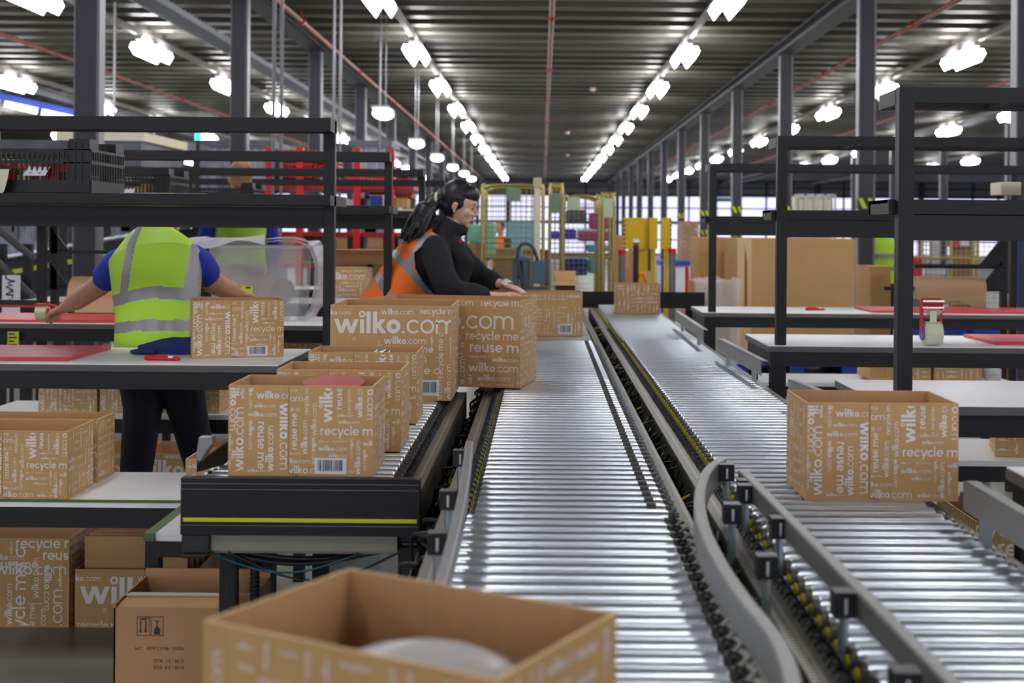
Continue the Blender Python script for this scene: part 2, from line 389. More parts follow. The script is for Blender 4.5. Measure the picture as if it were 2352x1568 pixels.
def layout(tab, px0, px1, pyt, pyb, Wd, H, clipx=None, margin=.006):
    """map a crop-pixel table to a W x H face (origin lower left)"""
    sx = Wd/(px1-px0); sy = H/(pyb-pyt); out = []
    for k, x, y, h, r in tab:
        b = (clipx or (px0, px1))
        put(out, k, (x-px0)*sx, (pyb-y)*sy, h*(sx if r == 0 else sy), r, ((b[0]-px0)*sx+margin*.4, (b[1]-px0)*sx-margin*.4, margin, H-margin))
    return out
def face_mesh(mb, polys, O, U, V, off):
    """lay 2-D polys on a plane O + u*U + v*V, lifted by off"""
    O, U, V, off = map(Vector, (O, U, V, off))
    e = off.normalized()*2.5e-5
    for i, p in enumerate(polys):
        mb.add([O + U*a + V*b + off + e*(i % 9) for a, b in p], [list(range(len(p)))])
def text_polys(body, size, font_mat=None):
    cu = bpy.data.curves.new('t', 'FONT'); cu.body = body; cu.size = size; cu.resolution_u = 3
    ob = bpy.data.objects.new('t', cu); COL.objects.link(ob)
    me = bpy.data.meshes.new_from_object(ob.evaluated_get(bpy.context.evaluated_depsgraph_get()))
    out = [[(me.vertices[i].co.x, me.vertices[i].co.y) for i in p.vertices] for p in me.polygons]
    bpy.data.objects.remove(ob); bpy.data.curves.remove(cu); bpy.data.meshes.remove(me)
    return out
def shift(polys, dx, dy, rot180=False): return [[((-a if rot180 else a)+dx, (-b if rot180 else b)+dy) for a, b in p] for p in polys]
# ------------------------------------------------------------------ printed cartons
def barcode(parent, x, y, w, h, z0):
    lb = MB(); lb.add([(x, z0-.0010, y), (x+w, z0-.0010, y), (x+w, z0-.0010, y+h), (x, z0-.0010, y+h)], [(0, 1, 2, 3)])
    lo = lb.build('barcode_label', M['label'], parent)
    b = MB(); rnd = random.Random(3); cx = x + w*.10
    while cx < x + w*.88:
        bw = rnd.choice((.006, .011, .018, .026))*w; b.add([(cx, z0-.0016, y+h*.2), (cx+bw, z0-.0016, y+h*.2), (cx+bw, z0-.0016, y+h*.88), (cx, z0-.0016, y+h*.88)], [(0, 1, 2, 3)])
        cx += bw + rnd.choice((.012, .018, .028))*w
    b.build('bar_pattern', M['black_ink'], lo)
_pm = {}
def carton(label, W_, D_, H_, kind, loc, rz=0, bar=True, seed=1, left=True, right=True, closed=False, group='printed cartons', name='carton', board='kraft', inside=None, back=False, tilt=0):
    """open-topped printed carton; origin at the middle of the base, front faces -Y"""
    t = thing(name, label, 'box', loc, rz, group)
    if tilt: t.rotation_euler.y = tilt
    k = .004; x0, x1, y0, y1 = -W_/2, W_/2, -D_/2, D_/2
    b = MB()
    def wall(a0, a1, c0, c1):
        # outer slot 0, inner slot 1, rim slot 2
        b.slot(0).box(a0, a1, c0, c1, 0, H_)
    key = ('body', W_, D_, H_, closed, board)
    if key not in _pm:
        ko = [(x0, y0), (x1, y0), (x1, y1), (x0, y1)]; ki = [(x0+k, y0+k), (x1-k, y0+k), (x1-k, y1-k), (x0+k, y1-k)]
        vs = [(x, y, 0) for x, y in ko] + [(x, y, H_) for x, y in ko] + [(x, y, H_) for x, y in ki] + [(x, y, k) for x, y in ki]
        b.slot(0).add(vs, [(3, 2, 1, 0)] + [(i, (i+1) % 4, (i+1) % 4+4, i+4) for i in range(4)])
        b.slot(2).add(vs, [(i+4, (i+1) % 4+4, (i+1) % 4+8, i+8) for i in range(4)])
        b.slot(1).add(vs, [(i+8, (i+1) % 4+8, (i+1) % 4+12, i+12) for i in range(4)] + [(12, 13, 14, 15)])
        if closed: b.slot(0).box(x0, x1, y0, y1, H_-.003, H_)
        _pm[key] = b.mesh('carton_body', [M[board], M['kraft_in'], M['kraft_edge']])
    o = bpy.data.objects.new('body', _pm[key]); COL.objects.link(o); o.parent = t
    if kind:
        pk = ('print', W_, D_, H_, kind, left, right, seed)
        if pk not in _pm:
            m = MB(); rnd = random.Random(seed)
            if kind == 'small':
                P = layout(SM_L, 387, 1445, 165, 790, W_, H_, (387, 828)) + layout(SM_R, 387, 1445, 165, 790, W_, H_, (828, 1445))
            elif kind == 'big': P = layout(BIG, 230, 1328, 215, 1075, W_, H_) if W_/H_ < 1.6 else layout(BIG, 230, 230+430*W_/H_, 215, 645, W_, H_)
            elif kind == 'big2': P = layout(BIG2, 1945-770*W_/H_, 1945, 180, 950, W_, H_)
            elif kind == 'floor': P = layout(FLR, 445-600*W_/H_, 445, 455, 1055, W_, H_)
            else: P = []; fill_words(P, .006, W_-.006, .006, H_-.006, rnd, hmax={'fine': .014, 'coarse': .022}.get(kind, .02))
            face_mesh(m, P, (x0, y0, 0), (1, 0, 0), (0, 0, 1), (0, -.0006, 0))
            if right:
                P = []; fill_words(P, .006, D_-.006, .006, H_-.006, rnd); face_mesh(m, P, (x1, y0, 0), (0, 1, 0), (0, 0, 1), (.0006, 0, 0))
            if left:
                P = []; fill_words(P, .006, D_-.006, .006, H_-.006, rnd); face_mesh(m, P, (x0, y1, 0), (0, -1, 0), (0, 0, 1), (-.0006, 0, 0))
            if kind == 'small':   # the glued side seam
                m.slot(1); sx = x0 + (828-387)/1058*W_
                m.add([(sx-.0006, y0-.0008, .012), (sx+.0006, y0-.0008, .012), (sx+.0006, y0-.0008, H_), (sx-.0006, y0-.0008, H_)], [(0, 1, 2, 3)])
                m.add([(sx, y0-.0008, .012), (sx+.006, y0-.0008, .006), (sx+.014, y0-.0008, .006), (sx+.024, y0-.0008, .001), (sx+.022, y0-.0008, 0), (sx+.013, y0-.0008, .0045), (sx+.005, y0-.0008, .0045), (sx-.001, y0-.0008, .012)], [list(range(8))])
            _pm[pk] = m.mesh('carton_print', [M['print'], M['tan']])
        p = bpy.data.objects.new('printed_lettering', _pm[pk]); COL.objects.link(p); p.parent = t
    if bar is True:
        if kind == 'small': barcode(t, x0 + (1018-387)/1058*W_, (790-778)/625*H_+.002, .0735, .037, y0)
        elif kind == 'big': barcode(t, x0 + (1020-230)/1098*W_, (1075-1028)/860*H_, .073, .052, y0)
    if isinstance(bar, tuple): barcode(t, *bar, y0)
    return t
# ------------------------------------------------------------------ the hall
ZD = 4.32          # underside of the decking
X0, X1, Y0, Y1 = -26., 34., -9.0, 76.
struct(MB().add([(X0, Y0, 0), (X1, Y0, 0), (X1, Y1, 0), (X0, Y1, 0)], [(0, 1, 2, 3)]).build('floor', M['floor']))
c = MB(); p = .75; y = Y0; prof = []
while y < Y1:
    prof += [(y, ZD), (y+.22, ZD), (y+.27, ZD+.14), (y+.30, ZD+.14), (y+.32, ZD+.15), (y+.45, ZD+.15), (y+.47, ZD+.14), (y+.69, ZD+.14), (y+.74, ZD)]; y += p
n = len(prof)
c.add([(X0, a, z) for a, z in prof] + [(X1, a, z) for a, z in prof], [(i, i+n, i+1+n, i+1) for i in range(n-1)])
y = Y0
while y < Y1:
    c.slot(1).add([(X0, y-.002, ZD-.001), (X1, y-.002, ZD-.001), (X1, y+.035, ZD-.001), (X0, y+.035, ZD-.001)], [(0, 3, 2, 1)]); c.add([(X0, y+.18, ZD-.001), (X1, y+.18, ZD-.001), (X1, y+.222, ZD-.001), (X0, y+.222, ZD-.001)], [(0, 3, 2, 1)]); y += p
c.slot(0)
c.box(X0, X1, Y0, Y1, ZD+.3, ZD+.32)
struct(c.build('ceiling', [M['deck'], M['deck_lit_edge']]))
struct(MB().box(X0-.1, X0, Y0+6, Y1, 0, ZD+.3).build('wall_left', M['wall_dark']))
struct(MB().box(X1, X1+.1, Y0+6, Y1, 0, ZD+.3).build('wall_right', M['wall']))
# far wall: a band of daylit glazing
w = MB(); w.box(X0, X1, Y1, Y1+.2, 3.55, ZD+.3); w.box(X0, X1, Y1, Y1+.2, 0, .12)
struct(w.build('wall_back', M['wall']))
for i in range(10):
    a = X0 + i*6.0; wn = struct(MB().box(a+.15, a+5.85, Y1+.02, Y1+.1, .1, 4.3).build('window_%d' % (i+1), M['sky_pane']))
    f = MB(); f.box(a-.15, a+.15, Y1-.12, Y1+.02, 0, ZD)
    for zz in (.9, 1.9, 2.75, 3.5, 3.95): f.box(a, a+6, Y1-.1, Y1+.02, zz-(.09 if zz in (1.9, 3.5) else .04), zz+(.09 if zz in (1.9, 3.5) else .04))
    for q in (1.5, 3.0, 4.5): f.box(a+q-.05, a+q+.05, Y1-.1, Y1+.02, 0, ZD)
    f.build('window_frame', M['mullion'], wn)
# steel columns
UX = 5.07
def column_mesh():
    m = MB(); m.slot(0).box(-.1, .1, 0, .13, 0, ZD-.18); m.slot(1).box(.078, .1002, -.001, .1305, 0, ZD-.18); m.slot(1).box(-.1002, -.088, -.001, .1305, 0, ZD-.18)
    m.slot(0).box(-.15, .15, -.03, .16, ZD-.2, ZD-.17); m.slot(0).box(-.13, .13, -.03, .16, 0, .02)
    return m.mesh('column', [M['column'], M['column_l']])
CM = column_mesh()
def hazard(parent, z):
    s = MB(); s.slot(0).box(-.103, .103, -.003, .133, z, z+.12); s.slot(1)
    for k in range(2):
        a = -.1 + k*.11; s.add([(a, -.004, z+.12), (a+.055, -.004, z+.12), (a+.11 if k == 0 else .1, -.004, z), (a+.055 if k == 0 else .065, -.004, z)], [(3, 2, 1, 0)])
    s.build('hazard_band', [M['black_pl'], M['hivis']], parent)
cols = []
for row, (x, lab, k0) in enumerate([(-3.55, 'dark grey steel column behind the black packing benches and crates', 2), (3.77, 'dark grey steel column in the row beyond the white packing tables', 2), (10.9, 'dark grey steel column in the row far across the hall', 3), (-10.7, 'dark grey steel column among the machinery with clear curtains', 2)]):
    for k in range(k0, 15):
        if abs(x) > 5 and k > 9: continue
        o = bpy.data.objects.new('steel_column', CM); COL.objects.link(o); o.location = (x, UX*k, 0)
        tag(o, lab + ', ' + ordn(k-k0) + ' of its row', 'column', 'steel columns')
        if k in (3, 4, 5, 6, 7) and x > 0:
            hazard(o, 1.66 if k < 5 else 1.75)
            if k > 3: hazard(o, 1.30)
# ceiling girders along the column rows
for x, lab in ((-3.55, 'dark steel ceiling girder over the column row by the benches'), (3.77, 'dark steel ceiling girder over the column row by the white tables'), (10.9, 'dark steel ceiling girder over the far column row'), (-10.7, 'dark steel ceiling girder above the machinery')):
    g = MB(); g.box(x-.14, x+.14, 2, Y1-.2, ZD-.18, ZD-.155); g.box(x-.14, x+.14, 2, Y1-.2, ZD-.03, ZD-.005); g.box(x-.012, x+.012, 2, Y1-.2, ZD-.16, ZD-.02)
    tag(g.build('ceiling_girder', M['beam']), lab, 'girder', 'ceiling girders')
# sprinkler pipes
for x, dz, lab in ((.1, 2.86, 'red-brown sprinkler pipe down the middle of the ceiling'), (-3.25, 2.78, 'red-brown sprinkler pipe beside the girder over the bench columns'), (-7.9, 2.8, 'red-brown sprinkler pipe crossing above the black crates'),
                   (4.95, 2.8, 'red-brown sprinkler pipe just beyond the column row by the white tables'), (8.5, 2.8, 'red-brown sprinkler pipe furthest across over the white tables'), (-13.2, 2.7, 'red-brown sprinkler pipe above the blue lit machinery gantry')):
    t = thing('sprinkler_pipe', lab, 'pipe', (x, 0, CAMZ+dz), 0, 'sprinkler pipes')
    MB().cyl((0, 2, 0), (0, Y1-.5, 0), .036, 10).build('pipe_run', M['pipe'], t)
    for k in range(2, 12):
        y = 5.5*k + 1; cl = MB(); cl.cyl((0, y-.05, 0), (0, y+.05, 0), .056, 10); cl.box(-.008, .008, y-.01, y+.01, .03, ZD-CAMZ-dz-.002); cl.box(-.075, .075, y-.02, y+.02, -.012, .012)
        cl.build('pipe_coupling', M['red_d'], t)
# batten lights in rows, each with its trunking
def lamp_proto():
    t = thing('batten_light', 'x', 'light', (0, 0, 0), 0, 'batten lights')
    h = MB(); h.box(-.04, .04, -.1, 1.25, .095, .155); h.box(-.10, .10, .45, .75, .07, .10); h.build('lamp_housing', M['housing'], t)
    for s in (-1, 1):
        a = MB(); c = s*.092
        a.prism([(c-.066, 0, .0), (c, 0, -.11), (c+.066, 0, .0), (c+.036, 0, .07), (c-.036, 0, .07)], (0, 1.15, 0)).build('lit_diffuser', M['lamp'], t)
    return t
LP = lamp_proto(); used = False
rows = [(-1.92, 'row above the woman in orange'), (2.12, 'row above the roller lanes'), (-5.9, 'row above the black racks'), (6.3, 'row above the white tables'),
        (-9.8, 'row passing over the stair rails'), (10.4, 'row beyond the far columns'), (15.5, 'outermost row across the hall'), (-14.0, 'row above the machinery gantry')]
for x, lab in rows:
    tr = MB(); tr.box(x-.035, x+.035, Y0+1, Y1-.5, CAMZ+2.80, CAMZ+2.80+.08)
    tag(tr.build('lighting_trunking', M['trunk']), 'pale lighting trunking carrying the lamp ' + lab, 'trunking', 'lighting trunking')
    for k in range(-2, 13):
        y = 10.6 + 4.62*k
        if k < 0 and abs(x) > 9: continue
        if abs(x) > 9 and k > 9: continue
        l = 'lit batten light, ' + (ordn(k - (1 if abs(x) < 3 else 0)) if k > 0 or abs(x) > 3 and k == 0 else '%s overhead' % ('furthest back', 'second from back', 'third from back', 'fourth from back')[k+3]) + ' of the ' + lab
        if not used: LP.location = (x, y-.75, CAMZ+2.64); LP['label'] = l; used = True
        else: dup(LP, (x, y-.75, CAMZ+2.64), 0, l)
# hanging bulkhead lamps on chains
PP = None
for k, (px, py, dz) in enumerate([(880, 262, 1.62), (957, 331, 1.62), (1004, 363, 1.62), (1040, 385, 1.62), (1066, 399, 1.62), (1083, 411, 1.62)]):
    D = dz*F/(CY-py); P = at(px, py, D)
    lab = 'white oval lamp hanging on chains, ' + ordn(k) + ' of the line beside the bench columns'
    if PP is None:
        PP = thing('pendant_lamp', lab, 'light', P, 0, 'pendant lamps')
        b = MB(); b.ell((0, 0, 0), (.14, .42, .075), 20, 10); b.build('lit_diffuser', M['pend'], PP)
        MB().box(-.12, .12, -.38, .38, .05, .09).build('lamp_housing', M['housing'], PP, .01)
        for s in (-.3, .3): MB().cyl((0, s, .08), (0, s, ZD-P.z+.14), .006, 6).build('chain', M['wire_g'], PP)
    else: dup(PP, P, 0, lab)
# cable tray
t = thing('cable_tray', 'grey wire cable tray full of cables under the ceiling above the benches', 'cable tray', (-4.62, 0, CAMZ+2.62))
for s in (-.15, .15): MB().box(s-.01, s+.01, 3, 70, 0, .07).build('side_rail', M['wire_g'], t)
m = MB()
y = 8
while y < 40: m.box(-.15, .15, y, y+.02, -.005, .01); m.box(-.15, -.14, y, y+.02, 0, .1); m.box(.14, .15, y, y+.02, 0, .1); y += .18
m.build('tray_rungs', M['wire_g'], t)['kind'] = 'stuff'
m = MB()
for k in range(7): m.cyl((-.11+k*.035, 3, .03), (-.11+k*.035, 70, .03), .016, 6)
m.build('cables', mat('violet_grey_cable', srgb(96, 92, 108), .5), t)
# ------------------------------------------------------------------ roller conveyors
ZR = .80; RR = .0255; PITCH = .0605
_rm = {}
def roller_mesh(w, sleeve=0):
    k = (round(w, 3), sleeve)
    if k in _rm: return _rm[k]
    m = MB(); h = w/2
    m.slot(0).tube([(-h, 0, 0), (-h+.004, 0, 0), (h-.004, 0, 0), (h, 0, 0)], [RR-.003, RR, RR, RR-.003], 20)
    m.slot(1).cyl((-h-.010, 0, 0), (-h, 0, 0), RR-.004, 14); m.slot(1).cyl((h, 0, 0), (h+.010, 0, 0), RR-.004, 14)
    m.slot(2).cyl((-h-.015, 0, 0), (-h-.010, 0, 0), RR-.0145, 12)
    m.slot(3).cyl((-h-.034, 0, 0), (-h-.018, 0, 0), .007, 8); m.slot(3).cyl((h+.01, 0, 0), (h+.030, 0, 0), .007, 8)
    if sleeve: m.slot(4); m.tube([(h-.040, 0, 0), (h-.020, 0, 0)], RR+.0006, 20)
    _rm[k] = m.mesh('roller', [M['steel'], M['sleeve'], M['belt_y'], M['steel_d'], M['sleeve']]); return _rm[k]
def conveyor(label, x0, x1, rx0, rx1, y0, y1, legs, sleeve=0, STW=.042, near_links=0):
    t = thing('roller_conveyor', label, 'conveyor', (x0, y0, 0)); W_ = x1-x0; L = y1-y0
    for s, a in ((0, 0), (1, W_-STW)):
        f = MB(); f.box(a, a+STW, 0, L, ZR-.036, ZR-.030); f.build('perforated_strip', M['frame_slot'], t)
        g = MB(); o = a if s == 0 else a+STW-.004; g.box(o, o+.004, 0, L, ZR-.15, ZR-.036); g.box(a, a+STW, 0, L, ZR-.154, ZR-.150); g.build('side_frame', M['frame_slot2'], t)
    mm = roller_mesh(rx1-rx0, sleeve); m0 = roller_mesh(rx1-rx0, 0); cx = (rx0+rx1)/2 - x0; n = int(L/PITCH); extra = MB()
    for k in range(n):
        y = .03 + k*PITCH
        if k < 98:
            o = bpy.data.objects.new('roller', mm if y + y0 > 2.7 else m0); COL.objects.link(o); o.parent = t; o.location = (cx - (.014 if sleeve and y + y0 < 2.68 else 0), y, ZR-RR)
        else:
            h = (rx1-rx0)/2
            extra.slot(0).tube([(cx-h, y, ZR-RR), (cx+h, y, ZR-RR)], RR, 12)
    if extra.v: extra.build('roller_bed', [M['steel']], t)['kind'] = 'stuff'
    # small dark retaining loops along the strips and light link bars on the near rollers
    b = MB()
    for k in range(int(min(L, 7)/.0302)):
        y = .02 + k*.0302
        for i0, sg in ((STW-.004, 1), (W_-STW+.004, -1)):
            b.tube([(i0-sg*.004, y, ZR-.030), (i0+sg*.001, y+.003, ZR-.019), (i0+sg*.010, y+.004, ZR-.017), (i0+sg*.017, y+.002, ZR-.034)], .0026, 5, False)
    bo = b.build('retaining_loops', M['rubber'], t); bo['kind'] = 'stuff'
    if near_links:
        b = MB()
        for k in range(int(near_links/PITCH)):
            y = .03 + k*PITCH; xa, xb = rx1-x0+.010, W_-.022
            b.slot(0).tube([(xa, y+.004, ZR-.024), (xa+.016, y+PITCH*.45, ZR-.018), (xb-.012, y+PITCH*1.1, ZR-.022), (xb, y+PITCH*1.2, ZR-.032)], .0042, 6, False)
            b.slot(1).cyl((xa-.004, y, ZR-.026), (xb+.004, y, ZR-.026), .0048, 6); b.slot(0).cyl((xa+.014, y+.02, ZR-.026), (xb+.006, y+.02, ZR-.028), .003, 6)
        b.build('link_bars', [M['frame'], M['steel_d']], t)['kind'] = 'stuff'
    y_ = MB()
    y_.box(rx0-x0-.010, rx0-x0-.006, 0, L, ZR-.05, ZR-(.018 if sleeve else .034))
    y_.build('yellow_belt', M['belt_y'], t)
    for yy in legs:
        yy -= y0
        for a in (.02, W_-.07): MB().box(a, a+.05, yy-.03, yy+.03, 0, ZR-.15).build('leg', M['black'], t)
        MB().box(.02, W_-.02, yy-.02, yy+.02, .25, .30).build('cross_bar', M['black'], t)
    MB().box(.01, W_-.01, 0, L, ZR-.147, ZR-.135).build('under_pan', M['rubber'], t)
    return t
CM_ = conveyor('long middle roller conveyor running away to the grey-blue motor, dark bands on its rollers', -.212, .318, -.133, .262, .9, 10.2, (1.6, 3.4, 5.6, 8.0), 1, .044, 1.78)
CL_ = conveyor('roller conveyor carrying three small printed cartons, black end plate with yellow stripe', -.816, -.276, -.775, -.345, 3.0, 4.84, (3.55, 4.6))
CR_ = conveyor('wide bright roller conveyor between the long curved rail and the white tables', .364, .88, .44, .82, 1.0, 10.2, (1.5, 3.6, 6.0, 8.6), 0, .044, 2.0)
# black end plate of the short lane
e = MB(); e.slot(0).box(-.002, .542, -.03, 0, .672, ZR+.002); e.slot(1).box(.004, .536, -.0325, -.029, .703, .7120)
for z in (.789, .694, .776): e.slot(2).box(0, .54, -.0315, -.029, z, z+.0012)
e.build('end_plate', [M['black_side'], M['hivis'], M['frame']], CL_, .002)
e = MB(); e.box(.05, .49, -.02, .06, .635, .672); e.box(.05, .49, .0, .08, .625, .64); e.build('under_beam', M['frame'], CL_)
e = MB(); e.box(-.0, .065, -.03, .06, .63, .672); e.prism([(0, -.03, .63), (.065, -.03, .63), (.05, -.03, .618), (0, -.03, .618)], (0, .09, 0)); e.build('bracket', M['black_pl'], CL_, .004)
# slotted black leg strut in front
def strut(x, yy, w, parent):
    s = MB(); s.slot(0).box(x, x+w, yy, yy+.035, 0, .64); s.slot(1)
    for k in range(9): z = .06 + k*.065; s.box(x+w*.35, x+w*.62, yy-.001, yy, z, z+.034)
    return s.build('leg', [M['black'], M['rubber']], parent)
strut(.075, .02, .038, CL_); strut(.490, .0, .045, CL_)
MB().tube([(.150, .05, .63), (.150, .05, .4), (.152, .05, 0)], .007, 10).build('conduit_core', M['rubber'], CL_)
r = MB()
for k in range(60): z = .02 + k*.0102; r.tube([(.151, .05, z), (.151, .05, z+.006)], .0115, 12)
r.build('ribbed_conduit', M['rubber'], CL_)['kind'] = 'stuff'
for j, (mm, sag, a, b2) in enumerate((('teal', .045, .06, .40), ('cable', .065, .10, .49), ('cable', .030, .07, .44), ('cable', .022, .09, .47), ('cable', .026, .06, .42))):
    MB().tube([(a + (b2-a)*i/16, -.01+.012*j, .628 - sag*math.sin(PI*i/16)) for i in range(17)], .0028 if j < 2 else .006, 8).build('hanging_cable', M[mm], CL_)
# guide rails
def post_bracket(parent, x, y, z, ox, zb=.735, face=-1):
    """black clamp block + zinc stud + nut"""
    b = MB(); b.slot(0).box(x-.016, x+.016, y-.015, y+.015, z-.034, z+.002); b.slot(2).box(x-.002, x+.002, y-.0156, y-.015, z-.028, z-.006)
    b.slot(1).cyl((x, y, z-.034), (x, y, zb), .0075, 10); b.slot(1).cyl((x, y, zb), (x, y, zb+.012), .016, 8)
    return b.build('rail_bracket', [M['black_pl'], M['steel_d'], M['label']], parent, .003)
def rail(name, label, pts, brackets, w=.022, h=.040, zt=.875):
    pts = [Vector(p) for p in pts]; t = thing(name, label, 'guide rail', (pts[0].x, pts[0].y, 0), 0, 'conveyor guide rails')
    o = Vector((pts[0].x, pts[0].y, 0)); m = MB(); n = len(pts); ring = []
    for i, p in enumerate(pts):
        d = (pts[min(i+1, n-1)] - pts[max(i-1, 0)]); d.z = 0; d.normalize(); s = Vector((d.y, -d.x, 0)); q = Vector((p.x, p.y, 0)) - o
        ring.append([q + s*w/2 + Vector((0, 0, zt)), q - s*w/2 + Vector((0, 0, zt)), q - s*w/2 + Vector((0, 0, zt-h)), q + s*w/2 + Vector((0, 0, zt-h))])
    vs = [v for R in ring for v in R]; fs = [(i*4+k, i*4+(k+1) % 4, (i+1)*4+(k+1) % 4, (i+1)*4+k) for i in range(n-1) for k in range(4)]
    m.add(vs, fs + [(3, 2, 1, 0), ((n-1)*4, (n-1)*4+1, (n-1)*4+2, (n-1)*4+3)]); m.build('rail', M['alu'], t, .003, fix=True)
    for bx, by, *r in brackets: post_bracket(t, bx-o.x, by-o.y, zt-.004, 0)
    return t
def smooth_path(P, n=8):
    P = [Vector(p) for p in P]; out = []
    for i in range(len(P)-1):
        p0, p1, p2, p3 = P[max(i-1, 0)], P[i], P[i+1], P[min(i+2, len(P)-1)]
        for k in range(n):
            t = k/n; out.append(.5*((2*p1) + (p2-p0)*t + (2*p0-5*p1+4*p2-p3)*t*t + (3*p1-p0-3*p2+p3)*t**3))
    return out + [P[-1]]
Z0 = .50  # camera height above rail tops
def rp(px, py, dz=Z0):
    D = dz*F/(py-CY); P = at(px, py, D); return (P.x, P.y, 0)
rail('guide_rail', 'curved grey guide rail bending beside the middle roller conveyor', smooth_path([rp(1658, 1054), rp(1630, 1075), rp(1612, 1110), rp(1607, 1160), rp(1618, 1215), rp(1650, 1285), rp(1705, 1370), rp(1762, 1440), rp(1800, 1500), rp(1822, 1580), rp(1830, 1700)]),
     [(.405, 2.58), (.352, 2.40), (.35, 2.02)] + [(rp(1668, 1064)[0], rp(1668, 1064)[1])], h=.05)
rail('guide_rail', 'straight grey guide rail on black clamps along the bright wide rollers', [rp(1706, 1080), rp(2190, 1568), rp(2420, 1800)], [(rp(x, y)[0], rp(x, y)[1]) for x, y in ((1712, 1100), (1790, 1186), (1938, 1354), (2078, 1535))], w=.02, h=.038)
rail('guide_rail', 'short grey guide rail on black clamps beside the black end plate', smooth_path([rp(1078, 1018), rp(1072, 1070), rp(1062, 1140), rp(1042, 1230), rp(1016, 1330), rp(990, 1420)]), [(rp(x, y)[0], rp(x, y)[1]) for x, y in ((1058, 1037), (1030, 1130), (1006, 1226))], w=.018, h=.035)
# guide plates on the table side of the wide conveyor
for k, (a, b, z1, lab) in enumerate([((1552, 712), (1615, 754), .895, 'farthest along'), ((1650, 774), (1748, 824), .895, 'next to the second white table'), ((1812, 866), (1880, 893), .895, 'half hidden behind the moving carton'), ((2215, 1096), (2420, 1215), .895, 'above the black sensor')]):
    A = Vector(rp(a[0], a[1], CAMZ-z1)); B = Vector(rp(b[0], b[1], CAMZ-z1)); t = thing('side_guide_plate', 'grey side guide plate of the wide roller lane, ' + lab, 'guide plate', (A.x, A.y, 0), 0, 'side guide plates')
    d = B-A; m = MB(); m.obox((d.x/2, d.y/2, z1-.028), (.004, 0, 0), d, (0, 0, .056)); m.obox((d.x/2+.012, d.y/2, z1-.002), (.026, 0, 0), d, (0, 0, .004)); m.build('plate', M['alu'], t)
    for s in (.2, .8): MB().box(d.x*s+.004, d.x*s+.02, d.y*s-.012, d.y*s+.012, ZR-.04, z1-.03).build('stay', M['steel_d'], t)
# sensor
P = at(2232, 1150, 2.62); t = thing('sensor', 'small black photo sensor with green light beside the moving carton', 'sensor', (P.x, P.y, P.z-.015))
MB().box(-.018, .018, -.02, .02, 0, .030).build('body', M['black_pl'], t, .002); MB().box(.010, .017, -.022, -.02, .012, .018).build('green_light', mat('green_led', srgb(20, 200, 120), .4, emit=srgb(20, 255, 140), estr=2), t); MB().box(-.014, -.006, -.022, -.02, .006, .024).build('red_mark', M['red_d'], t)
# cable bundles and wire trays in the two gaps
def gap(label, x0, x1, y0, y1, seed, n):
    rnd = random.Random(seed); t = thing('cable_bundle', label, 'cables', ((x0+x1)/2, y0, 0)); h = (x1-x0)/2
    tr = MB(); tr.box(-h, -h+.004, 0, y1-y0, .60, .66); tr.box(h-.004, h, 0, y1-y0, .60, .66)
    y = 0
    while y < y1-y0: tr.box(-h, h, y, y+.005, .60, .605); y += .03
    tr.build('wire_tray', M['frame'], t)
    c = MB()
    for k in range(n):
        y = rnd.uniform(0, y1-y0-.1); s = rnd.choice((-1, 1)); a = rnd.uniform(.05, .22); c.slot(0 if rnd.random() < .93 else 1)
        x = rnd.uniform(-h*.9, h*.9); z = rnd.uniform(.70, .76)
        pts = [(h*.95, y+rnd.uniform(-.06, .06), z+.01), (h*.5*s, y+a*.3, z-rnd.uniform(0, .03)), (x, y+a*.6, z-.05), (x*rnd.uniform(-1, 1), y+a, .62)]
        c.tube(smooth_path(pts, 4), rnd.uniform(.0025, .0045), 6, False)
    for k in range(8): c.slot(0).tube([(rnd.uniform(-h, h)*.8, (y1-y0)*q/14, .615+rnd.uniform(0, .02)) for q in range(15)], .004, 6, False)
    c.build('cables', [M['cable'], M['belt_y']], t)['kind'] = 'stuff'
gap('tangle of black cables in the gap between the middle and the wide roller conveyor', .322, .360, 1.2, 9.5, 5, 260)
gap('tangle of black cables in the gap beside the black end plate conveyor', -.270, -.218, 2.2, 7.0, 8, 130)
# black cross belt at the far end of both lanes
t = thing('cross_conveyor', 'dark cross belt conveyor closing the far end of the roller lanes', 'conveyor', (.5, 10.45, 0))
MB().box(-.85, .75, 0, .5, .80, .86).build('belt', M['rubber'], t); MB().box(-.9, .8, -.03, 0, .76, .89).build('side_frame', M['black'], t)
for s in (-.8, .7): MB().box(s-.03, s+.03, .1, .16, 0, .78).build('leg', M['black'], t)
# cartons on the lanes
carton('small printed carton at the front of the short lane, red lid edge showing inside', .335, .22, .209, 'small', (-.553, 3.12, ZR), 0, seed=2)
carton('small printed carton, second in the short lane from the black end plate', .32, .21, .209, 'small', (-.52, 3.46, ZR), 0, seed=2)
carton('small printed carton with foil glinting inside, third from the black end plate', .32, .21, .209, 'small', (-.526, 3.945, ZR), 0, seed=2)
carton('large carton with the biggest lettering, standing behind the three small ones', .406, .37, .317, 'big', (-.503, 4.36+.185, ZR), 0, seed=4)
carton('large carton turned across the gap between the two lanes, in front of the woman', .56, .31, .317, 'big2', (-.078-.28*math.cos(.19)+.155*math.sin(.19), 4.72+.28*math.sin(.19)+.155*math.cos(.19), ZR), -.19, False, seed=5)
carton('low printed carton being packed by the woman in the orange vest', .56, .30, .235, 'fine', (-.06, 7.22, ZR), 0, (.150, .012, .075, .055), seed=6)
carton('small printed carton alone at the far end of the wide roller conveyor', .307, .22, .21, 'coarse', (.665, 9.15, ZR), 0, False, seed=7)
carton('small printed carton rushing along the wide roller conveyor before the white tables', .325, .22, .209, 'small', (.728, 2.785+.11, ZR), 0, False, seed=8)
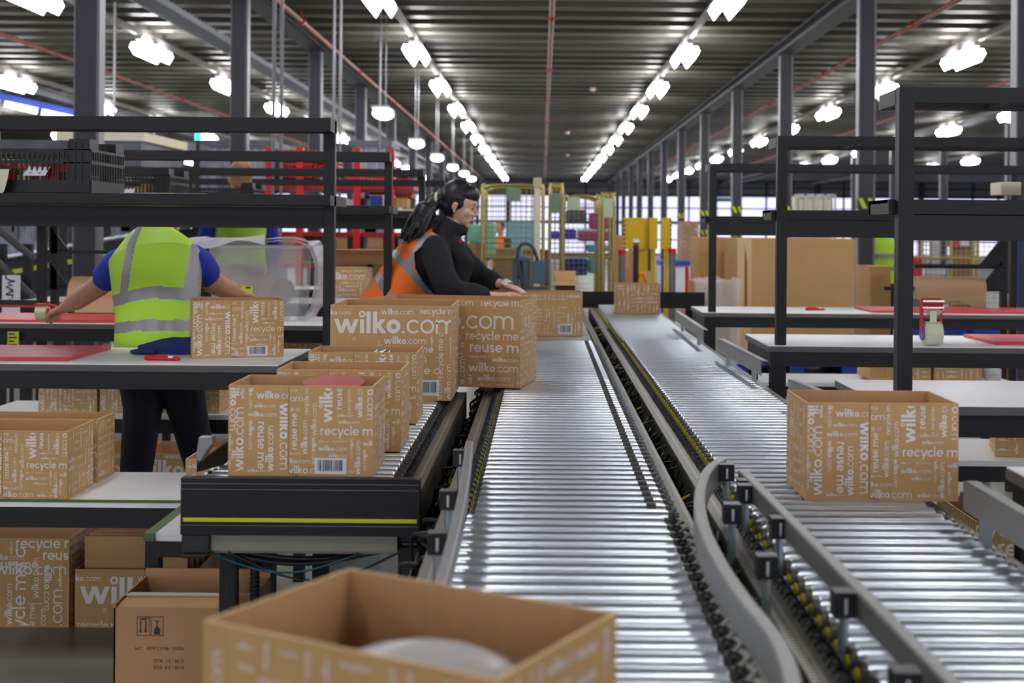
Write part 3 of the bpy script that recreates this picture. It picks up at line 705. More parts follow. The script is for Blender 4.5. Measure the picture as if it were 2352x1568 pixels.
c = carton('small carton turned cornerwise and nearest to the lens, with a wrapped item inside', .32, .22, .205, 'fine', (-.1195, 1.2335, ZR), -.51, False, seed=9)
# things in them
b = MB(); b.ell((0, 0, 0), (.085, .06, .045), 20, 12); b.ell((-.07, .01, -.005), (.06, .05, .04), 16, 10); b.build('plastic_parcel', M['film'], None, loc=(-.11, 1.225, ZR+.125))
tag(bpy.data.objects['plastic_parcel'], 'clear wrapped parcel inside the carton nearest to the lens', 'parcel').scale = (1.3, 1.2, 1.3)
l = MB(); l.cyl((0, 0, 0), (0, 0, .012), .075, 32); tag(l.build('round_lid', M['red_d'], loc=(-.50, 3.15, ZR+.190)), 'dark red round lid inside the front small carton', 'lid').rotation_euler.x = .12
l = MB()
rnd = random.Random(4)
for k in range(9): l.ell((-.03+rnd.uniform(-.03, .05), rnd.uniform(-.02, .02), rnd.uniform(0, .012)), (.016, .014, .008), 7, 5)
tag(l.build('foil_pack', M['silver'], loc=(-.49, 3.99, ZR+.185)), 'crumpled silver foil pack inside the third small carton', 'pack')
# ------------------------------------------------------------------ packing benches with their black racks
def bench(label, side, D, length, depth=.62, z=.90, posts=True, rackD=None, lower=None, end=None):
    """side +1: bench runs to +x from its end; -1: to -x. D = front edge depth."""
    xe = end; t = thing('packing_bench', label, 'packing bench', (xe, D, 0), 0, 'packing benches'); s = side
    def X(a, b): return (min(a*s, b*s), max(a*s, b*s))
    a, b = X(0, length)
    MB().box(a, b, 0, depth, z-.022, z).build('tabletop', M['white_top'], t, .002)
    MB().box(a-.001, b+.001, -.0012, depth+.0012, z-.026, z-.0035).build('edge_band', M['edge_top'], t)
    f = MB(); f.box(a+.01, b-.01, .008, .048, z-.088, z-.026); f.box(a+.01, b-.01, depth-.048, depth-.008, z-.088, z-.026)
    for q in (a+.01, b-.05): f.box(q, q+.04, .048, depth-.048, z-.088, z-.026)
    f.build('apron_frame', M['black'], t)
    for q in (a+.012, b-.052):
        for w in (.012, depth-.052): MB().box(q, q+.04, w, w+.04, 0, z-.088).build('leg', M['black'], t)
    if posts:
        r = rackD - D; pe = .036 if side > 0 else .13     # post face against the bench end
        px = X(pe, pe+.042) if side > 0 else X(-pe, -pe+.040)
        far = X(length-.1, length-.058)
        for q in (px, far): MB().box(q[0], q[1], r, r+.04, 0, 1.775).build('rack_post', M['black'], t)
        u0, u1 = X(pe if side > 0 else -pe, length-.058)
        dy0, dy1 = (r, r+.19) if side > 0 else (r-.085, r+.04)
        if side > 0:   # shelves reach behind the posts
            g = MB(); g.box(u0+.042, u1-.042, r+.0, r+.04, 1.735, 1.775); g.box(u0-.001, u0+.018, r+.04, r+.21, 1.730, 1.772); g.box(u1-.02, u1, r+.04, r+.21, 1.73, 1.772); g.box(u0, u1, r+.19, r+.22, 1.73, 1.772)
            g.box(u0+.3, u0+.33, r+.04, r+.19, 1.735, 1.745)
            g.build('top_shelf_frame', M['black'], t)
            h = MB(); h.box(u0+.042, u1-.042, r+.002, r+.04, 1.425, 1.465); h.box(u0-.02, u0-.001, r+.03, r+.25, 1.425, 1.465); h.box(u0-.02, u1, r+.04, r+.25, 1.455, 1.465); h.box(u0-.02, u1, r+.23, r+.25, 1.425, 1.465)
            h.build('shelf', M['black'], t)
            MB().box(u0+.042, u1-.042, r+.004, r+.038, 1.352, 1.421).build('cross_beam', M['black'], t)
        else:
            g = MB(); g.box(u0, u1-.0, r-.10, r-.06, 1.727, 1.775); g.box(u1-.02, u1, r-.06, r+.04, 1.727, 1.775); g.box(u0, u1, r+.02, r+.04, 1.727, 1.775)
            q = u0 + .3
            while q < u1-.1: g.box(q, q+.03, r-.06, r+.02, 1.73, 1.736); q += .55
            g.build('top_shelf_frame', M['black'], t)
            h = MB(); h.box(u0, u1, r-.10, r+.30, 1.455, 1.495); h.build('shelf', M['black'], t, .002)
            MB().box(u0, u1-.042, r+.002, r+.038, 1.373, 1.450).build('cross_beam', M['black'], t)
    if lower:
        l0, l1, ld0, ld1, lz = lower; q0, q1 = X(l0, l1)
        MB().box(q0, q1, ld0, ld1, lz-.02, lz).build('lower_shelf', M['white_top'], t); m = MB(); m.box(q0+.005, q1-.005, ld0+.004, ld0+.03, lz-.075, lz-.02); m.box(q0+.005, q1-.005, ld1-.03, ld1-.004, lz-.075, lz-.02); m.build('lower_frame', M['black'], t)
        for q in (q0+.02, q1-.06): 
            for w in (ld0+.01, ld1-.05): MB().box(q, q+.04, w, w+.04, 0, lz-.075).build('lower_leg', M['black'], t)
    return t
RA = dict(side=1, length=1.75)
bench('white-topped packing bench with only a corner in sight beside the grey guide plate', 1, 2.05, 1.6, .60, .90, False, end=.945)
bench('white-topped packing bench behind the moving carton, under the tallest black rack', 1, 3.58, 2.0, rackD=3.60, end=.945, lower=(-.0, 2.0, 1.01, 1.50, .575))
bench('white-topped packing bench holding the tape dispenser and a red mat', 1, 5.44, 1.62, rackD=5.46, end=.945, lower=(-.0, 1.6, 1.50, 1.95, .575))
bench('white-topped packing bench with small red cutter and wide red mat, paper roll above', 1, 7.66, 2.75, rackD=7.68, end=.945)
bench('white-topped packing bench holding blue glove, red cutter and a printed carton', -1, 4.50, 2.4, .62, rackD=4.86, end=-.905)
bench('packing bench behind the worker in yellow, under the clear wrapped tub', -1, 6.38, 2.4, .62, rackD=6.92, end=-.93)
bench('packing bench with black rack beside the printed display carton', -1, 8.3, 2.4, .62, rackD=8.84, end=-.93)
bench('packing bench with the furthest black rack, before the red cages', -1, 10.2, 2.4, .62, rackD=10.74, end=-.93)
# low benches
def low_bench(label, x0, x1, y0, y1, z, top='white_top', extra=None):
    t = thing('low_bench', label, 'bench', (x0, y0, 0), 0, 'low benches'); L, Dp = x1-x0, y1-y0
    MB().box(0, L, 0, Dp, z-.02, z).build('bench_top', M[top], t)
    f = MB(); f.box(.002, L-.002, .002, .04, z-.08, z-.02); f.box(.002, L-.002, Dp-.04, Dp-.002, z-.08, z-.02); f.build('apron_frame', M['black'], t)
    for q in (.01, L-.05):
        for w in (.01, Dp-.05): MB().box(q, q+.04, w, w+.04, 0, z-.08).build('leg', M['black'], t)
    return t
lb = low_bench('low bench with pale green sheen carrying two printed cartons before the packing bench', -2.3, -.86, 3.80, 4.25, .575)
g = MB(); g.box(1.285, 1.435, -.40, -.0, .555, .575); g.build('bench_extension', M['white_top'], lb)
g = MB(); g.box(1.27, 1.298, -.41, .0, .556, .5765); g.build('edge_strip', M['green_edge'], lb)
g = MB(); g.box(0, 1.27, -.002, .008, .570, .5765); g.build('edge_strip', M['green_edge'], lb)
g = MB(); g.box(1.275, 1.43, -.41, -.37, .515, .555); g.box(1.275, 1.31, -.37, 0, .515, .555); g.build('apron_frame', M['black'], lb)
MB().box(1.275, 1.31, -.41, -.37, 0, .515).build('leg', M['black'], lb)
low_bench('low white shelf bench behind the legs of the worker in yellow', -2.4, -1.2, 5.56, 5.98, .575)
carton('small printed carton on the low bench, nearest to the lower corner', .325, .22, .2, 'small', (-1.5425, 3.92, .575), 0, False, seed=2)
carton('larger printed carton behind another on the low bench, turned slightly', .44, .16, .197, 'big2', (-1.60, 4.15, .575), 0, False, seed=12)
for k, (x, w) in enumerate(((-2.03, .252), (-1.77, .245), (-1.50, .24))):
    carton('printed carton on the low white shelf, ' + ('at the outer end of the row', 'middle one with crumpled film', 'partly behind the worker in yellow')[k], w, .2, .183, 'small', (x, 5.70, .575), 0, False, seed=2, group='cartons on the low white shelf')
for k in range(4):
    carton('large printed carton on the floor below the low shelf, ' + ('at the outer end', 'just beside the dark trouser leg', 'beyond the dark trouser leg', 'last before the end plate')[k], .43, .37, .316, 'big2', (-2.12+.46*k, 6.28, 0), 0, False, seed=12, group='cartons on the floor under the shelf')
for k in range(3): carton('printed carton under the benches behind the worker, ' + ('beside the dark trousers', 'middle of three', 'nearest the roller lane')[k], .34, .25, .22, 'coarse', (-2.0+.37*k, 7.38, .56), 0, False, seed=14, group='cartons behind the worker')
low_bench('low bench under the packing benches carrying three blurred cartons', -2.2, -1.12, 7.16, 7.6, .56)
carton('small printed carton on the packing bench beside the blue glove', .325, .22, .209, 'small', (-1.257+.1625*math.cos(.3)-.11*math.sin(.3)*1, 4.70+.1625*math.sin(.3)+.11*math.cos(.3), .90), .3, seed=2)
# floor cartons at the lower corner
carton('large printed carton standing on the floor beside the flattened boards', .50, .34, .304, 'floor', (-1.86, 4.64, 0), 0, False, seed=15)
carton('large printed carton on the floor filled with flattened boards', .42, .30, .200, 'big', (-1.38, 4.62, 0), 0, False, seed=16)
t = thing('flattened_boards', 'plain brown flattened boards standing upright in a printed floor carton', 'cardboard', (-1.38, 4.62, 0))
for k in range(5):
    b = MB(); b.box(-.19, .165+.008*k, -.115+.045*k, -.111+.045*k, .005, .305 + (.03 if k == 4 else 0)); b.build('board', M['kraft_pink' if k else 'kraft_pale'], t)
# plain brown carton with shipping marks
t = thing('plain_carton', 'plain brown shipping carton on the floor with upside-down arrow and bottle marks', 'box', (-.850, 3.225, 0))
b = MB(); w2, d2, hh = .160, .125, .468
b.box(-w2, w2, -d2, -d2+.004, 0, hh-.0); b.box(-w2, w2, d2-.004, d2, 0, hh+.03); b.box(-w2, -w2+.004, -d2, d2, 0, hh+.01); b.box(w2-.004, w2, -d2, d2, 0, hh+.01); b.box(-w2, w2, -d2, d2, 0, .004)
b.build('body', M['kraft_pink'], t)
f = MB(); f.add([(-w2+.002, -d2+.004, hh-.001), (w2-.002, -d2+.004, hh-.001), (w2-.01, -d2+.09, hh+.012), (-w2+.012, -d2+.09, hh+.012)], [(0, 1, 2, 3)]); f.add([(-w2+.012, -d2+.09, hh+.012), (w2-.01, -d2+.09, hh+.012), (w2-.01, -d2+.12, hh-.03), (-w2+.012, -d2+.12, hh-.03)], [(0, 1, 2, 3)])
f.build('top_flap', M['kraft_in'], t)
f = MB(); f.add([(-w2+.004, -d2+.06, hh+.0125), (w2-.012, -d2+.06, hh+.0125), (w2-.012, -d2+.085, hh+.0135), (-w2+.012, -d2+.085, hh+.0135)], [(0, 1, 2, 3)])
f.build('clear_tape', M['film'], t)
def fr(m, x, z, w, h, s=.0012):
    for a, b, c, d in ((x, x+w, z, z+s), (x, x+w, z+h-s, z+h), (x, x+s, z, z+h), (x+w-s, x+w, z, z+h)): m.add([(a, -d2-.0006, c), (b, -d2-.0006, c), (b, -d2-.0006, d), (a, -d2-.0006, d)], [(0, 1, 2, 3)])
m = MB(); x, z = -w2+.055, hh-.066; fr(m, x, z, .030, .046); fr(m, x+.033, z, .030, .046)
q = lambda pts: m.add([(a, -d2-.0006, b) for a, b in pts], [list(range(len(pts)))])
for k in (.009, .021): q([(x+k-.0015, z+.012), (x+k+.0015, z+.012), (x+k+.0015, z+.036), (x+k-.0015, z+.036)]); q([(x+k, z+.006), (x+k+.004, z+.013), (x+k-.004, z+.013)])
q([(x+.007, z+.038), (x+.023, z+.038), (x+.023, z+.041), (x+.007, z+.041)])
bx = x+.033+.015
q([(bx-.007, z+.003), (bx+.007, z+.003), (bx+.007, z+.016), (bx+.002, z+.022), (bx-.002, z+.022), (bx-.007, z+.016)]); q([(bx-.0012, z+.022), (bx+.0012, z+.022), (bx+.0012, z+.034), (bx-.0012, z+.034)]); q([(bx-.006, z+.034), (bx+.006, z+.034), (bx+.006, z+.036), (bx-.006, z+.036)])
for txt, sz, dx, dz in (('MEAS.: 45x12.5x25   CM', .0115, .168, -.092), ('G.W.: 3.1  KGS', .0115, .168, -.121), ('N.W.: 2.9  KGS', .0115, .168, -.137), ('FRAGILE', .005, .0735+.0115, -.022)):
    P = shift(text_polys(txt, sz), 0, 0, True)
    for p in P: m.add([(a - w2 + dx, -d2-.0006, b + hh + dz) for a, b in p], [list(range(len(p)))[::-1]])
m.build('shipping_marks', M['print_dark'], t)['kind'] = 'stuff'
# things on the benches
def slab(label, x0, x1, y0, y1, z, skew=0, th=.014):
    t = MB(); a = x1-x0; d = y1-y0
    t.prism([(0, 0, 0), (a-skew, 0, 0), (a, d, 0), (0 if skew >= 0 else -skew*.6, d, 0)], (0, 0, th)); o = t.build('cutting_mat', M['red_mat'], None, .002, loc=(x0, y0, z)); tag(o, label, 'mat', 'red cutting mats'); return o
slab('red cutting mat on the packing bench with the blue glove', -2.45, -1.66, 4.58, 5.04, .90, .0)
slab('red cutting mat under the hand of the worker in yellow', -3.0, -1.72, 6.42, 6.92, .90, .0)
o = slab('red cutting mat on the bench with the tape dispenser', 1.93, 2.50, 5.56, 5.98, .90)
o = slab('wide red cutting mat on the bench below the brown paper roll', 1.96, 3.42, 7.74, 8.2, .90)
def cutter(label, x, y, z, rz, s=1):
    t = thing('safety_cutter', label, 'cutter', (x, y, z), rz, 'red safety cutters'); m = MB()
    m.tube([(-.065*s, 0, .008), (-.058*s, 0, .009), (-.03*s, .002, .009), (.02*s, 0, .008), (.06*s, -.003, .006), (.068*s, -.003, .005)], [.003, .010, .011, .0095, .007, .002], 10); m.build('handle', M['red'], t)
    MB().box(.025*s, .042*s, -.012, .002, .010, .017).build('slider', M['label'], t); return t
cutter('red safety cutter lying on the bench beside the blue glove', -1.345, 4.63, .90, -.05)
cutter('small red safety cutter on the bench before the wide red mat', 1.66, 7.95, .90, .3)
# glove
t = thing('work_glove', 'dark blue knitted glove lying on the bench by a printed carton', 'glove', (-1.37, 4.86, .90))
m = MB(); m.tube([(-.13, 0, .012), (-.09, 0, .014), (-.04, .0, .018), (.0, .0, .020), (.05, .0, .024), (.085, 0, .032), (.10, 0, .045)], [(.008, .02), (.014, .03), (.017, .04), (.018, .045), (.02, .04), (.02, .038), (.012, .036)], 14)
for k in range(4): m.tube([(-.06, -.03+.02*k, .014), (-.12, -.035+.023*k, .012), (-.16+.01*abs(k-1.5), -.036+.024*k, .010)], [.010, .009, .006], 8)
m.tube([(-.01, .03, .016), (-.05, .07, .013), (-.085, .085, .011)], [.011, .010, .006], 8); m.build('knit', M['glove'], t)
m = MB(); m.tube([(.098, 0, .045), (.106, 0, .050)], [(.014, .038), (.014, .038)], 14); m.build('cuff', M['glove_b'], t)
# tape dispenser
P = at(2143, 778, 5.50); t = thing('tape_dispenser', 'red hand tape dispenser with clear tape roll standing on the bench', 'tape dispenser', (P.x, P.y, .90))
r = MB()
for a, rr in ((.046, .046),): r.cyl((-.038, 0, .052), (.030, 0, .052), .0505, 36)
r.build('tape_roll', M['tape'], t)
MB().cyl((-.042, 0, .052), (.034, 0, .052), .037, 28).build('roll_core', M['label'], t); MB().cyl((-.050, 0, .052), (-.040, 0, .052), .030, 20).build('hub', mat('violet_hub', srgb(110, 106, 190), .4), t)
m = MB(); m.box(-.052, -.046, -.02, .02, .05, .165); m.box(.032, .036, -.014, .016, .10, .165); m.prism([(-.052, -.02, .165), (-.052, .03, .165), (-.052, .02, .20), (-.052, -.03, .19)], (.088, 0, 0)); m.build('red_frame', M['red'], t, .002)
m = MB(); m.box(-.053, .037, -.034, -.028, .185, .193); m.box(-.053, .037, -.03, -.022, .158, .165); m.prism([(-.05, -.025, .150), (.034, -.025, .150), (.02, -.02, .130), (-.03, -.02, .130)], (0, .004, 0)); m.build('metal_blade', M['silver'], t)
MB().box(-.02, .008, -.024, -.021, .10, .15).build('tape_strip', M['tape'], t)
# crates
def crate(label, x1, y0, z, w=.58, d=.38, h=.19, detail=True, docs=True):
    t = thing('plastic_crate', label, 'crate', (x1, y0, z), 0, 'black plastic crates'); m = MB(); T = .012
    m.box(-w, 0, 0, d, 0, .012)
    def side(p0, p1):   # lattice wall from p0 to p1
        p0, p1 = Vector(p0), Vector(p1); L = (p1-p0).length; u = (p1-p0)/L; n_ = int(L/.019)
        for zz, hh in ((0, .045), (.105, .012), (h-.035, .010)): m.obox((p0+p1)/2 + Vector((0, 0, zz+hh/2)), u*L, Vector((-u.y, u.x, 0))*T, (0, 0, hh))
        for k in range(n_+1):
            q = p0 + u*(L*k/n_); m.obox(q + Vector((0, 0, (h-.035)/2)), u*.006, Vector((-u.y, u.x, 0))*.007, (0, 0, h-.035))
    side((-w, 0, 0), (0, 0, 0)); side((-w, d, 0), (0, d, 0)); side((0, 0, 0), (0, d, 0)); side((-w, 0, 0), (-w, d, 0))
    m.build('lattice_walls', M['crate_b'], t)
    for cx in (-.11, -w):
        for cy in (-.004, d-.09):
            m = MB()
            m.prism([(cx+.02 if cx > -.3 else cx, cy, 0), (cx+.112, cy, 0), (cx+.110 if cx > -.3 else cx+.09, cy, h+.012), (cx+.012 if cx < -.3 else cx+.035, cy, h+.012)], (0, .095, 0))
            for zz in (.06, .11, .16): m.box(cx+.015, cx+.114, cy-.002, cy+.097, zz*h/.19, zz*h/.19+.004)
            for q in (.03, .055, .08): m.box(cx+q, cx+q+.004, cy-.003, cy, .0, h)
            m.build('corner_post', M['crate_b'], t)
    rnd = random.Random(int(-x1*100)); 
    m = MB(); x = -w+.03
    while x < -.14: wd = rnd.uniform(.006, .03); m.slot(rnd.randrange(3)); m.box(x, x+wd, .04, d-.05, .013, rnd.uniform(.06, .12)*h/.19); x += wd+.002
    m.build('label_stack', [M['cream'], M['paper'], M['red_d']], t)['kind'] = 'stuff'
    return t
crate('large black plastic crate of label rolls on the nearest shelf, at the photo edge', -1.665, 4.80, 1.497, h=.185)
crate('black plastic crate seen beyond the grey column, on the second shelf', -1.975, 6.90, 1.497, h=.175)
crate('low black plastic crate below the fair-haired head, on the third shelf', -1.96, 8.82, 1.497, h=.17)
crate('black plastic crate on the shelf of the middle rack over the tape dispenser', 2.70, 5.52, 1.467, h=.09, w=.56, d=.2)
# papers
def note(label, P, w, h, tilt, hang=0):
    t = thing('paper_note', label, 'paper', P, 0, 'paper notes'); m = MB(); m.add([(0, 0, 0), (w, 0, 0), (w+h*tilt, 0.02, h), (h*tilt, 0.02, h)], [(0, 1, 2, 3)]); m.build('sheet', M['label'], t)
    m = MB()
    for p in text_polys('LIFT AND PULL' if hang == 0 else '', h*.16) if hang == 0 else []: m.add([(a+w*.12+h*tilt*.86, .0165, b+h*.82) for a, b in p], [list(range(len(p)))])
    for q in (.3, .7): m.add([(w*q, -.001+.008, h*.30), (w*q+.003, .007, h*.30), (w*q+.003+h*tilt*.35, .013, h*.65), (w*q+h*tilt*.35, .013, h*.65)], [(0, 1, 2, 3)]); m.add([(w*q-.005, .006, h*.36), (w*q+.001, .003, h*.2), (w*q+.009, .006, h*.36)], [(0, 1, 2)])
    m.build('red_text', M['print_red'], t); return t
P = at(52, 403, 4.785); note('white note with red arrows hanging on the large black crate', P, .082, .034, .35)
P = at(268, 447, 6.88); note('white note with red print hanging on the crate beyond the grey column', P, .085, .035, .2)
t = thing('paper_sheet', 'curled cream paper hanging over the shelf front at the photo edge', 'paper', at(-60, 446, 4.745)); m = MB(); pts = [(i*.02) for i in range(8)]
m.tube([(0, 0, 0.09), (0, 0, 0)], .001, 4); vs = []; 
for i in range(9): vs += [(0, -.004*math.sin(i*.4), .092 - i*.0115 + .0), (.128 - .0008*i*i*.5, -.006*math.sin(i*.5), .092 - i*.0115 + (.006 if i > 7 else 0))]
m.add(vs, [(2*i, 2*i+1, 2*i+3, 2*i+2) for i in range(8)]); m.build('sheet', M['paper_w'], t)
m = MB(); m.box(0, .20, -.05, .05, 0, .0012); m.box(.09, .30, -.04, .06, .0012, .0022); o = m.build('paper_sheet', [M['label']], loc=(-1.56, 4.87, 1.497)); tag(o, 'flat white printed sheets lying on the nearest shelf beside the crate', 'paper')
# yellow warning label, cable, front of the bench at the photo edge
# paper roll and holder, right side
P = at(2100, 697, 8.34); t = thing('paper_roll_stand', 'black stand carrying a wide roll of brown packing paper above the far white bench', 'paper roll stand', (P.x, 8.40, 0))
Q = at(2180, 662, 8.36); x0 = at(2104, 662, 8.36).x - P.x; x1 = at(2262, 662, 8.36).x - P.x; zc = Q.z
r = MB(); r.cyl((x0, 0, zc), (x1, 0, zc), .075, 32)
r.build('paper_roll', M['paper'], t)
vs = []; n = 24
rnd = random.Random(2); ed = [.02, .018, .035, .03, .028, .045, .05, .03, .05, .055, .05, .028, .03, .03, .028, .03, .04, .045, .055, .065, .075, .082, .085, .09, .09]
for i in range(n+1):
    xx = x0 + (x1-x0)*i/n
    vs += [(xx, -.0765, zc+.01), (xx, -.0765, zc-.02), (xx, -.070, zc-.05), (xx, -.066, zc-.06-ed[i]*.75)]
m = MB(); m.add(vs, [(4*i+k, 4*i+4+k, 4*i+5+k, 4*i+1+k) for i in range(n) for k in range(3)], True); m.build('torn_paper_end', M['paper'], t)
xr = at(2305, 600, 8.42).x - P.x
m = MB(); m.box(xr-.02, xr+.02, .0, .04, 0, 1.40); m.box(xr+.04, xr+.08, .0, .04, 0, 1.76)
m.build('upright', M['black'], t)
m = MB()
for zz in (at(0, 583, 8.42).z-.03, zc-.005): m.cyl((x0-.19 if zz < 1.1 else x0+.0, 0.01, zz+.0), (xr, .01, zz), .014, 8)
m.build('roll_bar', M['black'], t)
m = MB()
for zz in (at(0, 583, 8.42).z-.03, zc-.005): m.prism([(xr-.02, .0, zz), (xr-.16, .0, zz+.01), (xr-.02, .0, zz+.18)], (0, .02, 0))
m.build('gusset_plate', M['black'], t)
# bench roll holder on the left, behind the worker
t = thing('paper_roll_stand', 'black stand with brown paper roll behind the arm of the worker in yellow', 'paper roll stand', (at(100, 600, 7.1).x, 7.12, 0))
xx = at(105, 600, 7.1).x; o0 = xx - t.location.x
m = MB(); m.box(-.045, .0, 0, .04, 0, 1.42); m.box(.03, .065, 0, .04, .9, 1.40); m.build('upright', M['black'], t)
z1, z2 = at(300, 577, 7.1).z, at(300, 660, 7.1).z
m = MB()
for zz in (z1, z2): m.box(0, .95, .0, .03, zz-.016, zz+.004)
m.build('roll_bar', M['black'], t)
m = MB()
for zz in (z1, z2): m.prism([(.02, .0, zz), (.13, .0, zz+.0), (.02, .0, zz+.14)], (0, .02, 0))
m.build('gusset_plate', M['black'], t)
a = at(166, 680, 7.05).x - t.location.x; r = MB(); r.cyl((a, -.05, z2-.04), (a+.5, -.05, z2-.04), .10, 32); r.build('paper_roll', M['paper'], t)
m = MB(); m.add([(a+.04, -.148, z2-.05), (a+.5, -.148, z2-.05), (a+.5, -.165, .916), (a+.05, -.17, .916)], [(0, 1, 2, 3)]); m.build('hanging_paper', M['paper'], t)
# clear tub with bubble wrap, on the second bench
C0 = at(560, 745, 6.62); t = thing('storage_tub', 'large clear plastic tub wrapped in bubble wrap on the bench behind the cartons', 'storage tub', (C0.x, 6.62, .90))
def X(px): return at(px, 650, 6.6).x - C0.x
def Z(py): return at(600, py, 6.6).z - .90
m = MB(); xa, xb, za, zb = X(475), X(692), 0.004, Z(565)
m.prism([(xa+.02, 0, za), (xb-.02, 0, za), (xb, 0, zb), (xa, 0, zb)], (0, .30, 0)); m.build('tub_body', M['clear'], t, .012)
m = MB(); rnd = random.Random(12)
for k in range(16): m.ell((rnd.uniform(xa+.10, xb-.12), rnd.uniform(.09, .2), rnd.uniform(.07, zb-.10)), (rnd.uniform(.05, .09), .05, rnd.uniform(.04, .08)), 9, 6, Matrix.Rotation(rnd.uniform(-1, 1), 3, 'Y'))
remesh_c = m.build('contents', M['contents'], t); _r = remesh_c.modifiers.new('remesh', 'REMESH'); _r.mode = 'VOXEL'; _r.voxel_size = .012; _r.use_smooth_shade = True
m = MB(); m.box(xa-.01, xb+.01, -.01, .31, zb-.012, zb+.004); m.build('rim', M['clear'], t, .003)
P = smooth_path([(X(436), 0, Z(548)), (X(520), 0, Z(552)), (X(600), 0, Z(547)), (X(680), 0, Z(549)), (X(715), 0, Z(562)), (X(730), 0, Z(600)), (X(730), 0, Z(650)), (X(722), 0, Z(700)), (X(700), 0, Z(738))], 5)
vs = []
for i, p in enumerate(P): vs += [(p.x, -.04 + .012*math.sin(i*1.3), p.z), (p.x, .30, p.z + .01*math.cos(i))]
m = MB(); m.add(vs, [(2*i, 2*i+1, 2*i+3, 2*i+2) for i in range(len(P)-1)], True)
vs = [(v[0]*.965-.004, v[1]+.003, v[2]*.965) for v in vs]; m.add(vs, [(2*i, 2*i+1, 2*i+3, 2*i+2) for i in range(len(P)-1)], True)
m.build('bubble_wrap', M['bubble'], t)
P = smooth_path([(X(436), 0, Z(548)), (X(500), 0, Z(546)), (X(560), 0, Z(545)), (X(610), 0, Z(538))], 5); m = MB(); vs = []
for i, p in enumerate(P): vs += [(p.x, -.045, p.z), (p.x, -.05, p.z - .035 - .02*math.sin(i*.5))]
m.add(vs, [(2*i, 2*i+1, 2*i+3, 2*i+2) for i in range(len(P)-1)], True); m.build('bubble_wrap', M['bubble'], t)
m = MB(); m.add([(X(537), -.003, Z(686)), (X(578), -.003, Z(686)), (X(578), -.003, Z(657)), (X(537), -.003, Z(657))], [(0, 1, 2, 3)]); lo = m.build('price_label', M['hivis'], t)
m = MB(); m.add([(X(537), -.004, Z(662)), (X(553), -.004, Z(662)), (X(553), -.004, Z(657)), (X(537), -.004, Z(657))], [(0, 1, 2, 3)]); m.build('red_corner', M['red'], lo)
m = MB(); m.add([(X(540), -.004, Z(684)), (X(560), -.004, Z(684)), (X(556), -.004, Z(674)), (X(546), -.004, Z(672))], [(0, 1, 2, 3)]); m.add([(X(563), -.004, Z(663)), (X(574), -.004, Z(663)), (X(574), -.004, Z(659)), (X(563), -.004, Z(659))], [(0, 1, 2, 3)]); m.build('black_mark', M['black_ink'], lo)
# long dark duster bar at photo edge over the red mat
t = thing('tape_bar', 'black bar ending above the red mat at the photo edge', 'bar', at(0, 697, 6.5)); w = at(84, 697, 6.5).x - t.location.x
MB().box(-.4, w, 0, .03, -.016, .018).build('bar', M['black'], t); MB().box(-.4, w, -.002, .0, -.018, -.006).build('red_underside', M['red_d'], t)
# aluminium sliding gate piece at the near end of the short lane
t = thing('lane_stop', 'silver lane stop with a dark slanted bar beside the front small carton', 'lane stop', (at(445, 1085, 3.05).x, 3.05, ZR-.0))
a = at(445, 1085, 3.05); X_ = lambda px: at(px, 1085, 3.05).x - a.x; Z_ = lambda py: at(470, py, 3.05).z - ZR
m = MB(); m.prism([(X_(448), 0, Z_(1060)), (X_(455), 0, Z_(1003)), (X_(488), 0, Z_(1003)), (X_(490), 0, Z_(1018)), (X_(478), 0, Z_(1035)), (X_(462), 0, Z_(1062))], (0, .03, 0)); m.build('silver_end', M['alu'], t, .004)
m = MB(); m.prism([(X_(452), 0, .0), (X_(452), 0, Z_(1066)), (X_(522), .25, Z_(1012)), (X_(522), .25, Z_(1040)), (X_(490), .1, .0)], (0, .02, 0)); m.build('slanted_bar', M['black_pl'], t)
m = MB(); m.prism([(X_(452), -.002, Z_(1066)), (X_(452), -.002, Z_(1062)), (X_(522), .248, Z_(1008)), (X_(522), .248, Z_(1012))], (0, .024, 0)); m.build('top_strip', M['alu'], t)
carton('small printed carton half hidden between the low bench and the black end plate', .15, .19, .158, 'coarse', (-.905, 3.70, .575), 0, False, seed=22)
# ------------------------------------------------------------------ people
def remesh(o, vox, sm=6):
    r = o.modifiers.new('remesh', 'REMESH'); r.mode = 'VOXEL'; r.voxel_size = vox; r.use_smooth_shade = True
    if sm: q = o.modifiers.new('smooth', 'SMOOTH'); q.iterations = sm; q.factor = .5
    return o
def head_geo(m, c, R, s=1.0):
    """skull, jaw, nose, brow, lips; face looks along R @ +x"""
    def E(p, r): m.ell(Vector(c) + R @ (Vector(p)*s), [q*s for q in r], 18, 12, R)
    E((0, 0, .02), (.095, .075, .10)); E((.032, 0, -.04), (.058, .058, .075)); E((.042, 0, -.082), (.046, .044, .034)); E((.080, 0, -.106), (.017, .020, .016))
    E((.082, 0, .014), (.016, .044, .012)); E((.058, .034, -.036), (.028, .022, .026)); E((.058, -.034, -.036), (.028, .022, .026))
    E((.091, 0, -.067), (.012, .021, .006)); E((.089, 0, -.080), (.012, .019, .007)); E((.03, 0, .05), (.062, .060, .050))
    m.tube([Vector(c) + R @ (Vector(p)*s) for p in ((.088, 0, .008), (.100, 0, -.014), (.112, 0, -.036), (.100, 0, -.046))], [.008*s, .009*s, .013*s, .010*s], 10)
    E((.100, .010, -.042), (.010, .008, .007)); E((.100, -.010, -.042), (.010, .008, .007))
    for sd in (-1, 1):
        E((-.004, sd*.078, -.020), (.017, .007, .027)); E((.0, sd*.081, -.008), (.014, .008, .012)); E((.004, sd*.077, -.042), (.008, .006, .008))
